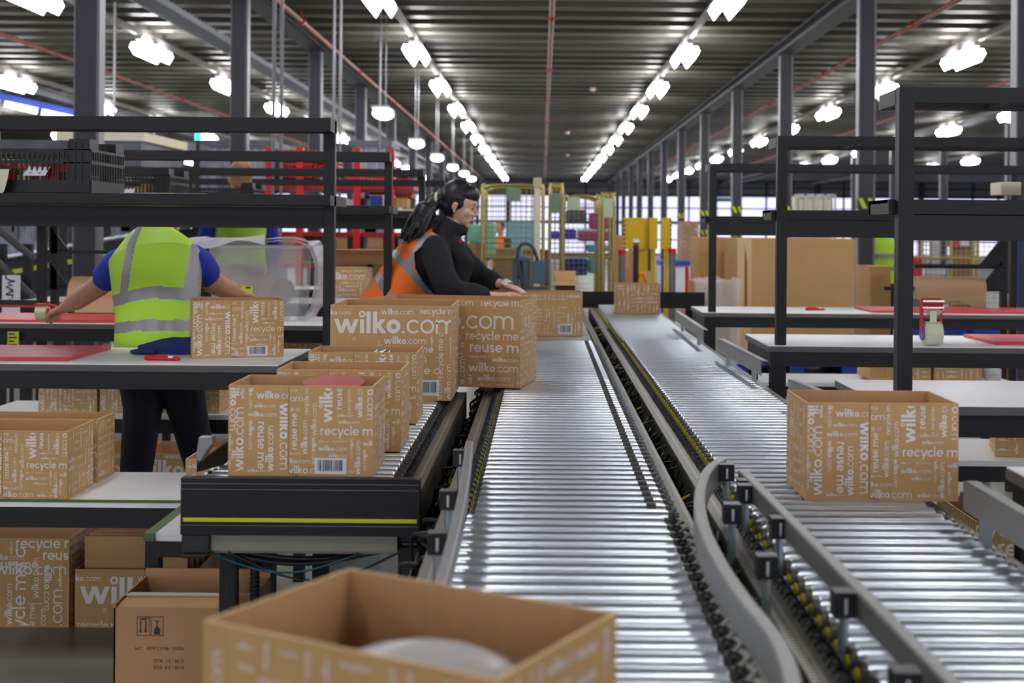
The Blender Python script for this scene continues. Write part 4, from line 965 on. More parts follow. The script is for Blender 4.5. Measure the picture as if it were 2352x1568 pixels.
def eyes(t, c, R, s=1.0):
    for sd in (-1, 1):
        m = MB(); p = Vector(c) + R @ (Vector((.077, sd*.030, -.004))*s); m.slot(0).ell(p, (.0112*s,)*3, 12, 8); m.slot(1).ell(p + R @ Vector((.0075*s, sd*.002, -.002)), (.0062*s,)*3, 10, 7)
        m.slot(2).ell(p + R @ Vector((-.001, 0, .0045*s)), (.0126*s, .0132*s, .0090*s), 12, 8, R)
        m.build('eye', [M['eyew'], M['eye'], M['skin']], t)
        b = MB(); b.tube([Vector(c) + R @ (Vector(q)*s) for q in ((.094, sd*.014, .016), (.092, sd*.030, .021), (.082, sd*.044, .016))], [.0022*s, .0030*s, .0015*s], 6); b.build('eyebrow', M['hair'], t)
def hand_geo(m, w, d, n, curl=.6, s=1.0, side=1):
    """palm plus five tapering fingers. w wrist, d pointing direction, n back-of-hand normal"""
    w, d, n = Vector(w), Vector(d).normalized(), Vector(n); n = (n - d*n.dot(d)).normalized(); l = d.cross(n)*side
    m.tube([w - d*.03*s, w, w + d*.03*s, w + d*.07*s, w + d*.088*s], [(.024*s, .018*s), (.026*s, .017*s), (.037*s, .016*s), (.041*s, .014*s), (.036*s, .010*s)], 14)
    pb = w + d*.045*s; m.ell(pb, (.036*s, .036*s, .018*s), 14, 8, Matrix((d, l, n)).transposed())
    for k, (o, L) in enumerate(((.030, .066), (.010, .076), (-.010, .071), (-.029, .056))):
        p = w + d*.080*s + l*o*s; a = curl*(.7 + .12*k); pts = [p - d*.02*s, p]; dd = d.copy()
        for j, f in enumerate((.42, .32, .26)):
            dd = (Matrix.Rotation(0, 3, 'X') @ dd); ang = a*(.8, .9, .6)[j]; dd = (dd*math.cos(ang) - n*math.sin(ang)).normalized(); 
            n_ = dd; p = p + dd*L*f*s; pts.append(p)
        m.tube(pts, [.0095*s, .0095*s, .0088*s, .0080*s, .0062*s], 9)
    p = w + d*.018*s + l*.026*s; m.tube([p, p + (d*.5+l*.8-n*.2).normalized()*.034*s, p + (d*.5+l*.8-n*.2).normalized()*.034*s + (d*.9+l*.1-n*.4).normalized()*.03*s, p + (d*.5+l*.8-n*.2).normalized()*.034*s + (d*.9+l*.0-n*.5).normalized()*.052*s], [.014*s, .011*s, .0098*s, .007*s], 9)
def seg_dist(p, a, b):
    ax, az = a; bx, bz = b; dx, dz = bx-ax, bz-az; t = max(0, min(1, ((p[0]-ax)*dx + (p[1]-az)*dz)/(dx*dx+dz*dz))); return math.hypot(p[0]-ax-dx*t, p[1]-az-dz*t)
def loft_vest(path, rad, seg=56, sub=7, stripe=None, holes=None, lean=None):
    """dense shell around a torso path; faces inside a hole are dropped, faces near a stripe get the second slot"""
    P = smooth_path([Vector(p) for p in path], sub); n = len(P); m0 = (len(path)-1)*sub
    R = []
    for i in range(n):
        q = min(i/sub, len(rad)-1.0001); k = int(q); f = q-k; R.append(tuple(rad[k][j]*(1-f)+rad[min(k+1, len(rad)-1)][j]*f for j in (0, 1)))
    mb = MB(); mb.tube(P, R, seg, caps=False); fs, mi = [], []
    for f in mb.f:
        c = sum((Vector(mb.v[i]) for i in f), Vector())/len(f)
        if holes and holes(c): continue
        fs.append(f); mi.append(1 if stripe and stripe(c) else 0)
    mb.f = fs; mb.mi = mi; mb.sm = [True]*len(fs)
    return mb
# ---- the woman packing
WD = 7.1; wo = at(905, 735, WD); wo.z = 0
t = thing('person', 'woman with black ponytail in orange reflective vest and black fleece, leaning over a carton', 'person', wo)
w = lambda px, py, dy=0: at(px, py, WD+dy) - wo
m = MB()
hc = w(1057, 466, -.01); HR = Matrix.Rotation(-.22, 3, 'Z') @ Matrix.Rotation(.30, 3, 'Y')
head_geo(m, hc, HR, .97)
m.tube([w(1008, 560), w(1025, 535), w(1042, 505)], [(.07, .06), (.055, .055), (.052, .055)], 16)
T = [w(900, 760), w(905, 730), w(925, 680), w(955, 630), w(985, 590), w(1008, 560)]
m.tube(T, [(.12, .10), (.165, .125), (.135, .11), (.145, .115), (.16, .11), (.10, .07)], 20)
RA_ = [w(1000, 578, -.17), w(1035, 664, -.24), w(1118, 679, -.14)]; LA_ = [w(1035, 570, .17), w(1096, 628, .20), w(1146, 650, .10)]
for A in (RA_, LA_): m.tube(smooth_path(A, 5), [.052]*3 + [.046]*3 + [.042]*3 + [.034, .028], 12)
m.tube([RA_[2], w(1142, 680, -.10), w(1156, 679, -.08)], [(.030, .026), (.026, .022), (.024, .019)], 12); hand_geo(m, w(1152, 679, -.085), (1, .35, .10), (-.1, -.1, 1), .75, .92, 1)
m.tube([LA_[2], w(1160, 654, .08), w(1172, 660, .06)], [(.028, .026), (.026, .022), (.025, .019)], 12); hand_geo(m, w(1168, 657, .06), (1, -.35, -.35), (.3, -.1, 1), .55, .92, -1)
for sx in (-.09, .09): m.tube([Vector((0, sx, w(0, 735).z)), Vector((.02, sx, .5)), Vector((-.02, sx, .09))], [.085, .06, .042], 12)
remesh(m.build('body', M['skin'], t), .0048, 4)
eyes(t, hc, HR, .97)
m = MB(); m.ell(hc + HR @ Vector((.0985, 0, -.071)), (.006, .019, .0045), 12, 7, HR); m.ell(hc + HR @ Vector((.0965, 0, -.079)), (.006, .017, .0048), 12, 7, HR); m.build('lips', M['lips'], t)
# fleece: torso, sleeves, high collar
m = MB(); m.tube([w(895, 770), *T[1:5], w(1008, 562)], [(.14, .12), (.175, .135), (.15, .125), (.16, .14), (.175, .135), (.13, .09)], 24)
m.tube(smooth_path([w(1004, 575, -.10), *RA_], 5), [.074]*5 + [.078]*3 + [.074]*3 + [.066]*3 + [.052, .048], 14)
m.tube(smooth_path([w(1020, 570, .10), *LA_], 5), [.085]*5 + [.080]*3 + [.070]*3 + [.058]*3 + [.046, .042], 14)
m.tube([w(1012, 565), w(1022, 542), w(1034, 520), w(1042, 506)], [(.115, .095), (.080, .078), (.070, .070), (.066, .066)], 20); m.ell(w(1058, 528), (.045, .05, .035), 14, 9)
m.tube([w(1028, 560, -.03), w(1062, 600, -.02), w(1020, 690, 0)], [.075, .07, .1], 14)
fo = remesh(m.build('fleece_jacket', M['fleece'], t), .010, 3)
m = MB(); m.cyl(w(1059, 548, -.075), w(1057, 557, -.08), .006, 8); m.build('red_tag', M['red'], t)
# vest
sg = [(w(968, 548), w(1030, 545)), (w(1012, 552), w(1030, 570)), (w(978, 552), w(945, 606)), (w(908, 578), w(942, 610)), (w(942, 610), w(1008, 690)), (w(872, 632), w(925, 705)), (w(925, 705), w(960, 740))]
def stripe(c): return any(seg_dist((c.x, c.z), (a.x, a.z), (b.x, b.z)) < .020 for a, b in sg)
ap = [(w(*p).x, w(*p).z) for p in ((985, 556), (1010, 552), (1060, 570), (1095, 640), (1060, 760), (1012, 720), (1010, 690), (985, 655), (962, 615), (958, 580))]
def inside(x, z, poly):
    r = False
    for i in range(len(poly)):
        (x1, z1), (x2, z2) = poly[i-1], poly[i]
        if (z1 > z) != (z2 > z) and x < (x2-x1)*(z-z1)/(z2-z1)+x1: r = not r
    return r
mb = loft_vest([w(868, 790), w(885, 745), w(914, 690), w(944, 638), w(974, 594), w(1000, 560), w(1012, 542)], [(.215, .20), (.205, .195), (.19, .178), (.186, .165), (.190, .150), (.165, .115), (.10, .085)], 220, 26, stripe, lambda c: abs(c.y) > .05 and inside(c.x, c.z, ap))
vo = mb.build('hi_vis_vest', [M['vest_o'], M['reflect']], t); sd = vo.modifiers.new('thick', 'SOLIDIFY'); sd.thickness = .004
# hair
m = MB()
def HE(p, r, R=HR): m.ell(hc + HR @ Vector(p), r, 20, 12, R)
HE((-.024, 0, .026), (.096, .086, .099)); HE((.014, 0, .056), (.080, .074, .050)); HE((.030, 0, .058), (.066, .066, .052)); HE((-.045, 0, -.03), (.062, .074, .062)); HE((-.01, -.052, .005), (.055, .028, .045)); HE((-.01, .052, .005), (.055, .028, .045))
m.tube(smooth_path([hc + HR @ Vector((-.09, -.01, .03)), w(994, 466, -.02), w(975, 490, -.04), w(962, 515, -.06), w(948, 540, -.07), w(936, 556, -.07)], 5), [.036]*4 + [.046]*4 + [.062]*5 + [.066]*5 + [.058]*4 + [.044, .034, .022, .012], 14)
rnd = random.Random(7)
for k in range(90):
    a = rnd.uniform(0, 2*PI); q = rnd.uniform(.03, .080); e = Vector((math.cos(a)*q*.7, math.sin(a)*q, math.sin(a)*q*.4))
    m.tube(smooth_path([w(996, 464, -.02) + e*.5, w(974, 492, -.04)+e, w(958, 520, -.06)+e*1.15, w(940+rnd.uniform(-8, 8), 548+rnd.uniform(-12, 14), -.07)+e*1.1], 4), [.007]*10 + [.005, .003, .001], 5)
remesh(m.build('hair', M['hair'], t), .005, 1)
m = MB(); c0 = w(1004, 458, -.02); m.tube([c0 + Vector((.012*math.cos(a)*.5, .036*math.cos(a), .034*math.sin(a))) for a in [2*PI*k/16 for k in range(16)]], .0085, 8, closed=True); m.build('hair_tie', M['cream'], t)
m = MB(); m.ell(hc + HR @ Vector((.004, -.086, -.048)), (.006,)*3, 8, 6); m.build('earring', M['silver'], t)
m = MB(); d_ = (w(1172, 660, .06)-w(1160, 654, .08)).normalized(); c0 = w(1163, 655, .075); e1 = d_.cross(Vector((0, 0, 1))).normalized(); e2 = d_.cross(e1)
for q in (-.009, -.003, .003, .009): m.tube([c0 + d_*q*1.6 + e1*.031*math.cos(a) + e2*.027*math.sin(a) for a in [2*PI*k/18 for k in range(18)]], .005, 6, closed=True)
m.build('bracelet_watch', M['silver'], t)
m = MB()
for sx in (-.09, .09): m.tube([Vector((0, sx*.9, w(0, 730).z)), Vector((.03, sx, .5)), Vector((-.02, sx, .07))], [(.11, .12), (.075, .075), (.055, .055)], 14)
remesh(m.build('trousers', M['trouser'], t), .014, 3)
for sx in (-.09, .09): MB().ell((.04, sx, .035), (.13, .048, .045), 14, 8).build('shoe', M['shoe'], t)

# ---- the worker in yellow, seen from behind
GD = 5.3; go = at(370, 830, GD); go.z = 0
t = thing('person', 'worker in yellow reflective vest and blue T-shirt reaching across the bench, back turned', 'person', go)
w = lambda px, py, dy=0: at(px, py, GD+dy) - go
LAr = [w(276, 606, .16), w(228, 655, .40), w(150, 705, .78)]; RAr = [w(444, 598, .16), w(492, 650, .34), w(545, 672, .70)]
m = MB(); hc = w(372, 516, .44); HR = Matrix.Rotation(1.5, 3, 'Z') @ Matrix.Rotation(.55, 3, 'Y'); head_geo(m, hc, HR, .98)
m.tube([w(366, 560, .18), w(368, 540, .27), w(370, 525, .36)], [(.075, .06), (.056, .055), (.055, .055)], 14)
T = [w(365, 850, 0), w(365, 790, .0), w(365, 700, .05), w(362, 620, .12), w(360, 565, .17)]
m.tube(T, [(.11, .15), (.12, .155), (.11, .145), (.11, .155), (.07, .12)], 20)
for A in (LAr, RAr): m.tube(smooth_path(A, 5), [.056]*3 + [.050]*3 + [.046]*3 + [.035, .029], 12)
d1 = (LAr[2]-LAr[1]).normalized(); m.tube([LAr[2], LAr[2]+d1*.05], [(.030, .024), (.026, .020)], 12); hand_geo(m, LAr[2]+d1*.045, d1 + Vector((-.2, 0, 0)), (0, -.3, 1), .7, 1.02, -1)
d1 = (RAr[2]-RAr[1]).normalized(); m.tube([RAr[2], RAr[2]+d1*.05], [(.030, .024), (.026, .020)], 12); hand_geo(m, RAr[2]+d1*.045, d1, (0, -.3, 1), .4, 1.02, 1)
for sx in (-.08, .09): m.tube([w(325, 842, 0), w(328, 940, -.02), w(312, 1090, -.03), Vector((w(312, 1090).x, -.03, .09))] if sx < 0 else [w(405, 842, .02), w(432, 950, .12), w(462, 1075, .16), Vector((w(470, 1090).x, .16, .09))], [.085, .06, .05, .042], 12)
remesh(m.build('body', M['skin2'], t), .007, 4)
m = MB(); m.ell(hc + HR @ Vector((-.02, 0, .03)), (.098, .082, .095), 18, 12, HR); m.ell(hc + HR @ Vector((-.045, 0, -.03)), (.055, .068, .06), 16, 10, HR); remesh(m.build('hair', M['hair_b'], t), .007, 2)
m = MB(); m.tube(T, [(.125, .155), (.13, .16), (.12, .155), (.12, .165), (.08, .13)], 22)
for A, q in ((LAr, .10), (RAr, -.10)):
    A = [Vector(a) for a in A]; m.tube(smooth_path([A[0] + Vector((q, 0, .01)), A[0], A[0]*.38 + A[1]*.62], 5), [.070]*5 + [.068]*3 + [.066, .066, .066], 14)
remesh(m.build('t_shirt', M['blue_tee'], t), .010, 3)
z1, z2 = w(0, 672).z, w(0, 742).z
def stripe(c):
    k = .03*math.cos((c.x-.02)*9)
    return abs(c.z - z1 - k + .02) < .024 or abs(c.z - z2 - k*.6 + .01) < .021 or (abs(abs(c.x+.01)-.125) < .020 and c.z > z1 and c.y > -.5)
hol = [w(256, 590), w(444, 590)]
def hole(c): return any(math.hypot((c.x-h.x)*1.15, (c.z-h.z+.005)*.8) < .070 for h in (Vector((hol[0].x-.0, 0, hol[0].z)), Vector((hol[1].x+.0, 0, hol[1].z)))) 
hole = None
mb = loft_vest([w(362, 838, .0), w(362, 790, .0), w(362, 720, .04), w(360, 650, .09), w(358, 595, .14), w(358, 556, .18), w(362, 540, .21)], [(.165, .168), (.16, .170), (.150, .168), (.150, .182), (.140, .192), (.105, .130), (.06, .062)], 220, 26, stripe, hole)
vo = mb.build('hi_vis_vest', [M['vest_y'], M['reflect']], t); sd = vo.modifiers.new('thick', 'SOLIDIFY'); sd.thickness = .004
m = MB(); m.tube([w(325, 842, 0), w(328, 940, -.02), w(312, 1090, -.03), Vector((w(312, 1090).x, -.03, .06))], [(.105, .10), (.080, .078), (.066, .064), (.058, .058)], 16)
m.tube([w(405, 842, .02), w(432, 950, .12), w(462, 1075, .16), Vector((w(470, 1090).x, .16, .06))], [(.105, .10), (.080, .078), (.066, .064), (.058, .058)], 16); m.ell(w(365, 835, 0), (.16, .125, .10), 18, 10)
remesh(m.build('trousers', M['trouser'], t), .012, 3)
for q in (Vector((w(312, 1090).x, .02, .035)), Vector((w(470, 1090).x, .2, .035))): MB().ell(q, (.05, .13, .045), 14, 8).build('shoe', M['shoe'], t)
# ---- figures further off
def stander(label, X, D, h, vest, hair, face=PI/2, top='trouser'):
    t = thing('person', label, 'person', (X, D, 0), face-PI/2); s = h/1.75; m = MB(); c = Vector((0, .02, 1.62))*s; R = Matrix.Rotation(PI/2, 3, 'Z')
    head_geo(m, c, R, .98*s)
    m.tube([Vector((0, 0, 1.38))*s, Vector((0, .01, 1.55))*s], .055*s, 12); m.tube([Vector((0, 0, z))*s for z in (.85, .95, 1.15, 1.35, 1.43)], [(.11*s, .15*s), (.11*s, .15*s), (.10*s, .14*s), (.11*s, .17*s), (.07*s, .10*s)], 16)
    for q in (-1, 1):
        m.tube([Vector((q*.19, 0, 1.37))*s, Vector((q*.24, .05, 1.10))*s, Vector((q*.20, .22, .95))*s], [.05*s, .042*s, .03*s], 10); hand_geo(m, Vector((q*.20, .22, .95))*s, (0, 1, -.3), (0, .3, 1), .5, s)
        m.tube([Vector((q*.09, 0, .88))*s, Vector((q*.10, 0, .48))*s, Vector((q*.10, 0, .08))*s], [.085*s, .06*s, .045*s], 10)
    remesh(m.build('body', M['skin2'], t), .012, 3)
    m = MB(); m.ell(c + Vector((0, -.02, .03))*s, (.083*s, .098*s, .096*s), 16, 10); m.ell(c + Vector((0, -.045, -.03))*s, (.07*s, .055*s, .06*s), 16, 10); m.build('hair', M[hair], t)
    m = MB(); m.tube([Vector((0, 0, z))*s for z in (.82, .95, 1.15, 1.35, 1.44)], [(.14*s, .18*s), (.14*s, .18*s), (.13*s, .17*s), (.13*s, .19*s), (.09*s, .11*s)], 18)
    for k, z in enumerate((.98, 1.14)): m.slot(1).tube([Vector((0, 0, z))*s, Vector((0, 0, z+.05))*s], (.184*s, .144*s) if False else .0, 3, False) if False else None
    m.build('hi_vis_vest', M[vest], t)
    m = MB()
    for z in (.98, 1.14): m.tube([Vector((0, 0, z))*s, Vector((0, 0, z+.05))*s], [(.145*s, .185*s)]*2, 18, caps=False)
    m.build('reflective_band', M['reflect'], t)
    m = MB()
    for q in (-1, 1): m.tube([Vector((q*.19, 0, 1.39))*s, Vector((q*.24, .05, 1.10))*s, Vector((q*.205, .17, .985))*s], [.065*s, .055*s, .045*s], 10)
    m.build('sleeves', M['black' if vest == 'vest_o' else 'blue_tee'], t)
    m = MB()
    for q in (-1, 1): m.tube([Vector((q*.085, 0, .90))*s, Vector((q*.10, 0, .48))*s, Vector((q*.10, 0, .06))*s], [.10*s, .075*s, .06*s], 12)
    m.build('trousers', M[top], t)
    for q in (-1, 1): MB().ell(Vector((q*.10, .04, .04))*s, (.045*s, .12*s, .04*s), 12, 8).build('shoe', M['shoe'], t)
    return t
q = at(553, 380, 9.6); stander('fair-haired person in yellow vest standing beyond the crates, only head clear', q.x, 9.6, q.z+.05, 'vest_y', 'hair_b', PI/2+.5)
q = at(2024, 520, 15.6); stander('person in yellow vest far off between the column and the tall rack', q.x, 15.6, 1.66, 'vest_y', 'hair', PI/2)
q = at(1150, 515, 22); stander('distant dark-haired person in orange behind the wire roll cage', q.x, 22, 1.55, 'vest_o', 'hair', PI/2+2.4)
# tape gun in the reaching hand
P = at(98, 712, GD+.86); td = thing('tape_gun', 'red and clear tape gun under the reaching hand of the worker in yellow', 'tape dispenser', (P.x, P.y, P.z-.03))
MB().cyl((-.025, 0, .02), (.025, 0, .02), .036, 24).build('tape_roll', M['tape'], td); MB().cyl((-.027, 0, .02), (.027, 0, .02), .02, 16).build('hub', M['red'], td)
m = MB(); m.box(-.028, -.024, -.02, .02, .0, .055); m.box(-.028, .028, -.03, .02, .055, .062); m.tube([(.02, 0, .055), (.06, 0, .05), (.08, 0, .03)], .007, 8); m.build('red_frame', M['red'], td)
# ------------------------------------------------------------------ the hall beyond the lanes
def ext(px0, px1, py0, py1, D):
    a, b = at(px0, py1, D), at(px1, py0, D); return a.x, b.x, a.z, b.z
def plain(name, label, cat, px0, px1, py0, py1, D, depth, m, floor=False, group=None, lid=None, bevel=0, parts=None):
    x0, x1, z0, z1 = ext(px0, px1, py0, py1, D)
    if floor: z0 = 0
    t = thing(name, label, cat, ((x0+x1)/2, D, z0), 0, group); h = (x1-x0)/2
    MB().box(-h, h, 0, depth, 0, z1-z0).build('body', M[m], t, bevel)
    if lid: MB().box(-h-.002, h+.002, -.002, depth+.002, z1-z0-.02, z1-z0+.002).build('tape_strip' if lid != 'kraft_edge' else 'board_edge', M[lid], t)
    return t
def bcarton(label, px0, px1, py0, py1, D, depth=.4, kind='fine', floor=False, seed=30, board='kraft', group='background cartons', flaps=False):
    x0, x1, z0, z1 = ext(px0, px1, py0, py1, D)
    if floor: z0 = 0
    c = carton(label, x1-x0, depth, z1-z0, kind, ((x0+x1)/2, D+depth/2, z0), 0, False, seed=seed, board=board, group=group, closed=not flaps, left=bool(kind), right=bool(kind), name='carton')
    if kind is None:
        m = MB(); h = (x1-x0)/2
        m.box(-.025, .025, -depth/2-.001, depth/2, z1-z0-.0005, z1-z0+.001); m.box(-.025, .025, -depth/2-.0012, -depth/2, (z1-z0)*.8, z1-z0); m.build('parcel_tape', M['kraft_pale'], c)
    return c
# ---- left: machinery, curtains, stairs
for k, (a, b, D, lab) in enumerate([(-60, 165, 15.0, 'at the photo edge behind the crates'), (235, 420, 15.5, 'between the two grey columns'), (440, 625, 17.2, 'behind the fair-haired person'), (795, 900, 20.6, 'beyond the red crates')]):
    x0, x1, z0, z1 = ext(a, b, 322, 640, D); t = thing('curtain_booth', 'machine booth with clear strip curtains, ' + lab, 'machine', (x0, D, 0), 0, 'curtained machine booths'); W_ = x1-x0
    MB().box(0, W_, 0, 1.2, z1-.10, z1).build('roof', M['machine'], t)
    for q in (0, W_-.08): MB().box(q, q+.08, 0, .08, 0, z1-.1).build('post', M['column'], t)
    MB().box(.08, W_-.08, .03, .04, .9, z1-.1).build('strip_curtain', M['curtain'], t); MB().box(0, W_, .5, 1.1, 0, .95).build('machine_body', M['machine'], t)
    m = MB(); rnd = random.Random(k)
    for j in range(7): q = rnd.uniform(.1, W_-.3); m.slot(j % 3).box(q, q+rnd.uniform(.05, .2), -.02, .02, 1.0+rnd.uniform(0, .5), 1.3+rnd.uniform(0, .8))
    m.build('control_panels', [M['column_l'], M['black_pl'], M['conc']], t)
x0, x1, z0, z1 = ext(128, 330, 303, 322, 13.0)
t = thing('machine_canopy', 'cream topped machine canopy seen under the nearest black rack', 'machine', (x0, 13, 0)); W_ = x1-x0
MB().box(0, W_, 0, 1.6, z0, z1).build('cream_top', M['cream'], t); MB().box(.03, W_-.03, .02, 1.5, z0-.25, z0).build('dark_fascia', M['machine'], t)
for q in (.02, W_-.1): MB().box(q, q+.08, .02, .1, 0, z0-.25).build('post', M['column'], t)
# yellow striped belt line climbing to the right
t = thing('belt_line', 'dark belt conveyor with yellow stripe behind the stair rails', 'conveyor', (at(-60, 600, 11.2).x, 11.2, 0))
A = at(-60, 640, 11.2) - t.location; B = at(560, 530, 11.2) - t.location
m = MB(); m.prism([(A.x, 0, A.z-.22), (B.x, 0, B.z-.22), (B.x, 0, B.z+.10), (A.x, 0, A.z+.10)], (0, .6, 0)); m.build('side_frame', M['black_side'], t)
m = MB(); m.prism([(A.x, -.004, A.z-.02), (B.x, -.004, B.z-.02), (B.x, -.004, B.z+.02), (A.x, -.004, A.z+.02)], (0, .004, 0)); m.build('yellow_stripe', M['hivis'], t)
m = MB(); rnd = random.Random(1)
for k in range(26): q = k/26; m.ell((A.x+(B.x-A.x)*q, .08, A.z+(B.z-A.z)*q+.13), (.035, .2, .03), 10, 6)
m.build('belt_rollers', M['steel'], t)['kind'] = 'stuff'
for q in (.15, .4, .65, .9): MB().box(A.x+(B.x-A.x)*q-.04, A.x+(B.x-A.x)*q+.04, .1, .18, 0, A.z+(B.z-A.z)*q-.22).build('leg', M['black'], t)
t = thing('stair_rail', 'pair of dark sloping stair handrails at the photo edge', 'handrail', (at(0, 600, 9.0).x, 9.0, 0)); o = t.location
for (a, b), (c_, d) in (((-60, 480), (83, 598)), ((-60, 545), (83, 690)), ((125, 585), (150, 610))):
    m = MB(); m.tube([at(a, b, 9.0)-o, at(c_, d, 9.0)-o], .026, 12); m.build('handrail', M['beam'], t)
for px in (2, 62): m = MB(); q = at(px, 600, 9.05)-o; m.box(q.x-.03, q.x+.03, .05, .09, 0, at(px, 560, 9.05).z); m.build('post', M['black'], t)
t = thing('blue_gantry', 'blue lit gantry with long white light strips high behind the crates', 'gantry', (at(0, 250, 17).x, 17, 0)); o = t.location
A, B = at(-80, 205, 17)-o, at(300, 288, 17)-o
m = MB(); m.bar(A, B, .3, .10); m.build('blue_beam', M['blue_pal'], t)
for q0, q1 in ((.05, .25), (.30, .48), (.52, .70), (.76, .92)): m = MB(); m.bar(A+(B-A)*q0+Vector((0, -.28, -.08)), A+(B-A)*q1+Vector((0, -.28, -.08)), .08, .08); m.build('light_strip', M['lamp_dim'], t)
for q in (.1, .9): p = A+(B-A)*q; MB().cyl(p, (p.x, p.y, ZD-.02), .015, 6).build('hanger_rod', M['housing'], t)
for k, (px, D) in enumerate(((628, 13.2), (646, 13.2), (766, 16), (781, 16), (872, 20))):
    q = at(px, 300, D); tag(MB().cyl((0, 0, .0), (0, 0, ZD+.02), .018, 10).build('riser_pipe', M['column_l'], loc=(q.x, q.y, 0)), 'slim pale vertical riser pipe, ' + ('outer one of the pair before the red crates', 'inner one of the pair before the red crates', 'outer one of the pair beside the nearest rack post', 'inner one of the pair beside the nearest rack post', 'single one further along')[k], 'pipe', 'riser pipes')
q = at(455, 312, 12.6); t = thing('signal_beacon', 'green lit signal beacon under the nearest black rack', 'beacon', (q.x, q.y, 0)); MB().cyl((0, 0, 0), (0, 0, q.z-.04), .02, 8).build('stalk', M['black'], t); MB().cyl((0, 0, q.z-.04), (0, 0, q.z+.02), .03, 12).build('green_light', mat('green_beacon', srgb(20, 190, 120), .4, emit=srgb(30, 255, 170), estr=5), t)
q = at(212, 396, 8.5); tag(MB().ell((0, 0, 0), (.055, .03, .07), 16, 10).build('yellow_hat', M['hivis'], loc=(q.x, 7.13, 1.70)), 'small yellow hat beside the grey column above the second crate', 'hat')
t = thing('notice_board', 'tall white board with black figures at the photo edge behind the red mat', 'board', (at(24, 700, 8.0).x, 8.0, 0)); h = .052
z1_ = at(24, 632, 8).z; z0_ = at(24, 722, 8).z; MB().box(-h, h, 0, .02, z0_, z1_).build('board', M['label'], t); m = MB()
for k in range(7): m.tube([(rnd.uniform(-.03, .03), -.002, z0_+.05+.025*k), (rnd.uniform(-.03, .03), -.002, z0_+.07+.025*k), (rnd.uniform(-.03, .03), -.002, z0_+.06+.03*k)], .004, 5)
m.build('black_figures', M['black_ink'], t); MB().box(-.01, .01, .02, .04, 0, z1_).build('stand', M['black'], t)
x0, x1, z0, z1 = ext(17, 43, 767, 797, 6.36); t = thing('warning_notice', 'small yellow notice with black lines hanging below the second bench', 'notice', (x0, 6.36, z0)); W_ = x1-x0; H_ = z1-z0+.012
MB().box(0, W_, 0, .003, 0, H_).build('sheet', M['hivis'], t); m = MB()
for k in range(4): m.box(.006, W_-.008-(k % 2)*.012, -.001, 0, H_*.12+k*H_*.23, H_*.12+k*H_*.23+.006)
m.build('black_lines', M['black_ink'], t)
# ---- red crates and racking beyond the black racks
def red_crate(label, px0, px1, py0, py1, D, mtl='red'):
    x0, x1, z0, z1 = ext(px0, px1, py0, py1, D); w, h = x1-x0, z1-z0; t = thing('red_crate', label, 'crate', (x0, D, z0), 0, 'red crates'); m = MB()
    for a, b in ((0, .25), (.42, .58), (.8, 1)): m.box(0, w, 0, .015, h*a, h*b); m.box(0, w, .385, .4, h*a, h*b); m.box(0, .015, 0, .4, h*a, h*b); m.box(w-.015, w, 0, .4, h*a, h*b)
    q = 0
    while q < w: m.box(q, q+.014, .001, .014, 0, h); q += .045
    m.box(0, w, 0, .4, 0, .01); m.build('lattice', M[mtl], t); MB().box(.02, w-.02, .02, .38, .01, h*.62).build('contents', M['cream'], t); return t
n = 0
labs = iter(['topmost of the first red stack', 'second in the first red stack', 'lowest of the first red stack', 'upper one beside the slim pipes', 'lower one beside the slim pipes', 'upper left of the next bay', 'lower left of the next bay', 'upper middle of the next bay', 'lower middle of the next bay', 'upper one close to the woman', 'lower one close to the woman'])
for (a, b, c_, d, D) in [(640, 722, 345, 372, 13.4), (640, 722, 374, 410, 13.4), (640, 722, 412, 424, 13.4), (724, 775, 350, 376, 13.6), (724, 775, 378, 404, 13.6), (792, 846, 402, 422, 14.2), (792, 846, 424, 440, 14.2), (848, 900, 405, 424, 14.2), (848, 900, 426, 446, 14.2), (902, 948, 410, 432, 14.4), (902, 948, 434, 458, 14.4)]:
    red_crate('red plastic crate on the far racking, ' + next(labs), a, b, c_, d, D, 'red' if n % 3 else 'red_d'); n += 1
t = thing('storage_rack', 'storage rack with red uprights behind the black packing racks', 'rack', (at(640, 500, 13.9).x, 13.9, 0)); o = t.location
for px in (645, 712, 784, 838, 912): q = at(px, 500, 13.9).x-o.x; MB().box(q-.035, q+.035, -.62, -.55, 0, 2.2).build('upright', M['red'], t)
xw = at(960, 500, 13.9).x-o.x
for py in (425, 478, 532, 604): z = at(800, py, 13.5).z; MB().box(0, xw, -.5, .4, z-.05, z-.005).build('shelf_beam', M['cream'] if py == 478 else M['red_d'], t)
k = 0
for (a, b, c_, d, mt) in [(640, 700, 534, 600, 'kraft'), (702, 740, 536, 600, 'black_pl'), (745, 765, 545, 600, 'kraft_pale'), (768, 798, 534, 600, 'kraft'), (800, 835, 538, 602, 'black_pl'), (845, 880, 534, 568, 'kraft'), (845, 880, 570, 602, 'kraft_pale'), (885, 915, 538, 602, 'black_pl'),
                          (790, 815, 458, 477, 'label'), (816, 840, 455, 477, 'black_pl'), (850, 875, 450, 477, 'blue'), (878, 900, 448, 477, 'label'), (905, 935, 455, 477, 'kraft'), (665, 700, 440, 477, 'machine')]:
    plain('stock_box', ('small %s box on the storage rack, ' % {'kraft': 'brown', 'black_pl': 'black', 'kraft_pale': 'pale brown', 'label': 'white', 'blue': 'blue', 'machine': 'grey'}[mt]) + ORD[k % 16].replace('nearest', 'first') + ' from the racking end', 'box', a, b, c_, d, 13.42, .35, mt, group='stock on the storage rack'); k += 1
bcarton('long plain brown carton lying behind the woman', 735, 888, 575, 606, 9.4, .5, None, board='kraft_pink')
bcarton('printed display carton in a pale wooden surround beside the woman', 742, 838, 616, 704, 9.0, .4, 'big', seed=31)
